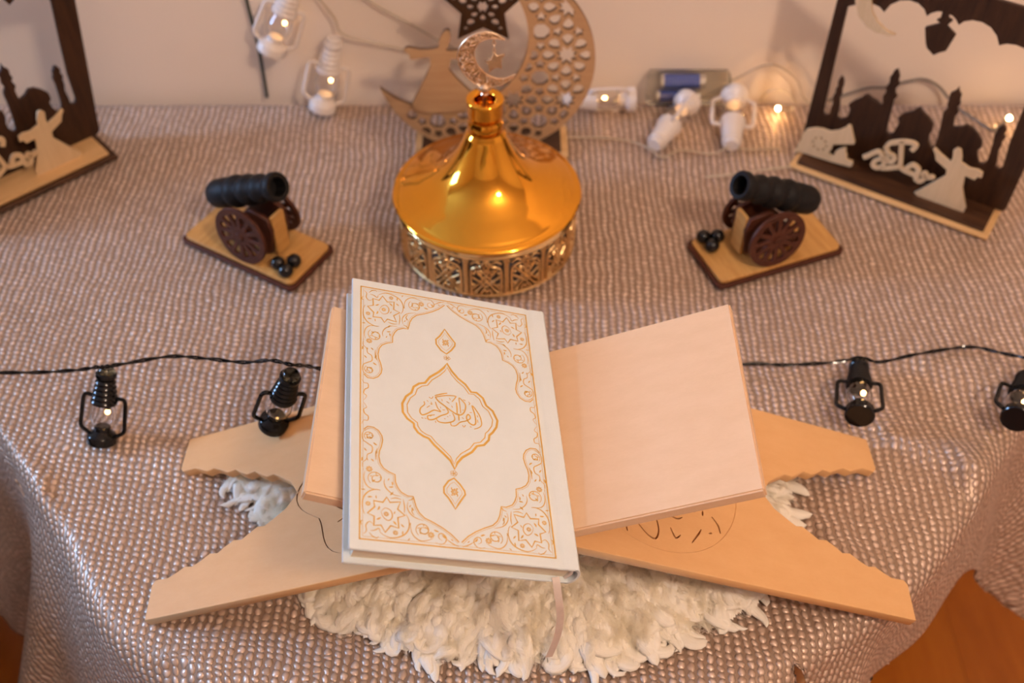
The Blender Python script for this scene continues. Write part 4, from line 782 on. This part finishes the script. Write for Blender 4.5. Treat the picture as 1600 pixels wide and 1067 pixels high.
def lie(top, bot, z0, z1, spin=0):
    """lantern lying with its base at bot and its cap at top"""
    a = Vector((bot[0], bot[1], z0)); b = Vector((top[0], top[1], z1)); zz = (b - a).normalized(); xx = Vector((1, 0, 0)); xx = (xx - zz * xx.dot(zz)).normalized(); yy = zz.cross(xx)
    Rm = Matrix(((xx.x, yy.x, zz.x, a.x), (xx.y, yy.y, zz.y, a.y), (xx.z, yy.z, zz.z, a.z), (0, 0, 0, 1))); return Rm @ Matrix.Rotation(spin, 4, 'Z')
BG = 'black toy lanterns along the dark cord'
lantern('black mini lantern light lying on bare cloth, at left', 'lantern light', lie((-.3065, .5130), (-.3190, .4850), .0035, .058), M_plastic, M_glass, M_led, 'lantern_light', BG, False, .86)
lantern('black mini lantern light tilted against the stand leg beside the book', 'lantern light', lie((-.1535, .4750), (-.1780, .4735), .0405, .1030, .25), M_plastic, M_glass, M_led, 'lantern_light', BG, False, .86)
lantern('black mini lantern light showing its base, above the orange-lit right leg', 'lantern light', lie((.2830, .556), (.2680, .496), .022, .0115, -.1), M_plastic, M_glass, M_led, 'lantern_light', BG, False, .9)
lantern('black mini lantern light cut off by the right photo edge', 'lantern light', lie((.4165, .546), (.385, .490), .026, .011, .2), M_plastic, M_glass, M_led, 'lantern_light', BG, False, .9)
cp = [(-.47, .535, .022), (-.4137, .5329, .030), (-.3704, .5287, .036), (-.3332, .5194, .050), (-.3135, .5140, .0600), (-.3060, .5125, .0625), (-.2968, .5160, .0605), (-.2629, .5287, .055), (-.2336, .5225, .060), (-.1988, .5059, .075), (-.1720, .4890, .0970), (-.1545, .4770, .1065), (-.1470, .4880, .0920), (-.1380, .5050, .0680), (-.10, .520, .045), (0, .535, .015), (.10, .550, .010), (.1881, .5574, .012), (.2252, .5584, .010), (.2640, .5580, .014), (.2840, .5590, .0185), (.3000, .5580, .014), (.3395, .5726, .008), (.3824, .5814, .006), (.4010, .5660, .016), (.4170, .5490, .0275), (.4350, .552, .018), (.49, .552, .010)]
cps = [Vector(p) for p in smooth_line(cp, 8)]; cdm = MB()
for ph0 in (0, PI):
    q = []
    for i, p in enumerate(cps): a = i * .62 + ph0; q.append(p + Vector((0, .0009 * math.cos(a), .0009 * math.sin(a))))
    cdm.tube(q, .00085, 6)
tag(cdm.build('twisted_cord', M_plastic, None, True), 'thin twisted black cord running across the cloth behind the book stand', 'cord')

# ---------------------------------------------------------------- white lantern lights, wires, battery box
WG = 'white toy lanterns near the wall'
def wl(label, M, s=1.1): return lantern(label, 'lantern light', M, M_white, M_glass, M_ledw, 'white_lantern_light', WG, True, s)
def stand(base, tilt_x, tilt_y, up_=True):
    return Matrix.Translation(base) @ Euler((tilt_x, tilt_y, 0)).to_matrix().to_4x4()
wl('white mini lantern light leaning on the wall beside the green cable', Matrix.Translation((-.243, .921, .068)) @ Euler((R(-8), R(26), 0)).to_matrix().to_4x4())
wl('white mini lantern light standing at the wall above the cloth edge', Matrix.Translation((-.199, .916, .002)) @ Euler((R(-8), R(15), 0)).to_matrix().to_4x4())
wl('white mini lantern light lying sideways at the wall beside the plywood crescent', lie((.058, .912), (.128, .914), .016, .016, 1.2), 1.0)
wl('white mini lantern light lying slanted in front of the battery box', lie((.1400, .842), (.184, .915), .014, .010, 1.2))
wl('white mini lantern light lying upside down right of the battery box', lie((.2195, .848), (.2325, .927), .014, .010, 0), 1.12)
def wire(name, label, cat, paths, r, m):
    b = MB()
    for p in paths: b.tube(smooth_line(p, 8), r, 6)
    return tag(b.build(name, m, None, True), label, cat)
wire('clear_wire', 'thin clear light wire looping over the wall and rear cloth', 'wire', [[(-.235, .935, .20), (-.205, .937, .145), (-.178, .936, .10), (-.166, .934, .078), (-.10, .937, .058), (-.03, .93, .04)], [(-.20, .938, .20), (-.15, .938, .125), (-.10, .938, .088), (-.04, .936, .05)], [(-.04, .90, .003), (.03, .872, .002), (.09, .868, .002), (.12, .862, .002), (.138, .845, .006), (.150, .835, .003), (.17, .848, .002), (.20, .842, .002), (.218, .846, .008), (.232, .848, .003), (.27, .85, .002)],
    [(.19, .806, .002), (.215, .81, .002), (.25, .817, .002), (.29, .825, .002)], [(.20, .935, .005), (.235, .937, .026), (.265, .934, .045), (.295, .935, .028), (.31, .93, .004), (.33, .905, .003), (.345, .89, .003)], [(.262, .93, .003), (.268, .925, .018), (.285, .92, .022), (.298, .915, .006)]], .0011, M_wire)
b_ = thing('fairy_light', 'single warm glowing bulb on clear wire at the wall', 'light bulb', (.2775, .912, .006))
MB().sphere((0, 0, 0), .0024, 12, 8).build('led_bulb', M_ledw, b_, True); MB().lathe([(.001, 0), (.0022, 0), (.0022, .012), (.001, .013)], 10).build('holder', M_clear, b_, True, Matrix.Translation((.002, 0, 0)) @ Matrix.Rotation(PI / 2, 4, 'Y'))
point('fairy_light_glow', (.2775, .909, .012), .014)
b_ = thing('fairy_light', 'tiny warm bulb on grey wire behind the pale-bordered frame', 'light bulb', (.511, .891, .0095))
MB().sphere((0, 0, 0), .0026, 12, 8).build('led_bulb', M_ledw, b_, True); MB().lathe([(.001, 0), (.0022, 0), (.0022, .012), (.001, .013)], 10).build('holder', M_clear, b_, True, Matrix.Translation((-.001, 0, -.002)) @ Matrix.Rotation(-PI / 2 - .7, 4, 'Y'))
point('fairy_light_glow', (.511, .889, .015), .006)
wire('grey_wire', 'grey light wire arching behind the pale-bordered frame', 'wire', [[(.335, .93, .003), (.350, .936, .005), (.375, .938, .013), (.395, .938, .014), (.41, .938, .020), (.43, .938, .024), (.448, .938, .016), (.4615, .934, .004), (.467, .918, .003), (.48, .897, .003), (.492, .879, .003), (.50, .883, .004), (.5075, .889, .008)]], .0016, M_grey)
wire('green_cable', 'dark green cable hanging down the wall at left', 'cable', [[(-.2565, .938, .42), (-.2575, .938, .30), (-.2600, .938, .20), (-.2605, .938, .12), (-.2585, .938, .07), (-.2590, .938, .035), (-.2595, .936, .003)]], .0019, M_dgreen)
bx = thing('battery_box', 'clear battery box with two blue batteries standing against the wall', 'battery box', (.184, .932, .0))
gb = MB().box(-.0425, .0425, -.0095, .0095, 0, .035).build('clear_case', M_clear, bx); bm = bmesh.new(); bm.from_mesh(gb.data); bmesh.ops.bevel(bm, geom=bm.edges[:], offset=.002, segments=2, affect='EDGES'); bm.to_mesh(gb.data); bm.free()
for dx, z in ((-.010, .0095), (-.007, .0255)):
    bt_ = MB().tube([(dx - .022, 0, z), (dx + .024, 0, z)], .0062, 16).build('battery', M_silver, bx, True)
    MB().tube([(dx - .019, 0, z), (dx + .018, 0, z)], .0065, 16).build('blue_sleeve', M_blue, bt_, True)

bpy.context.view_layer.update()
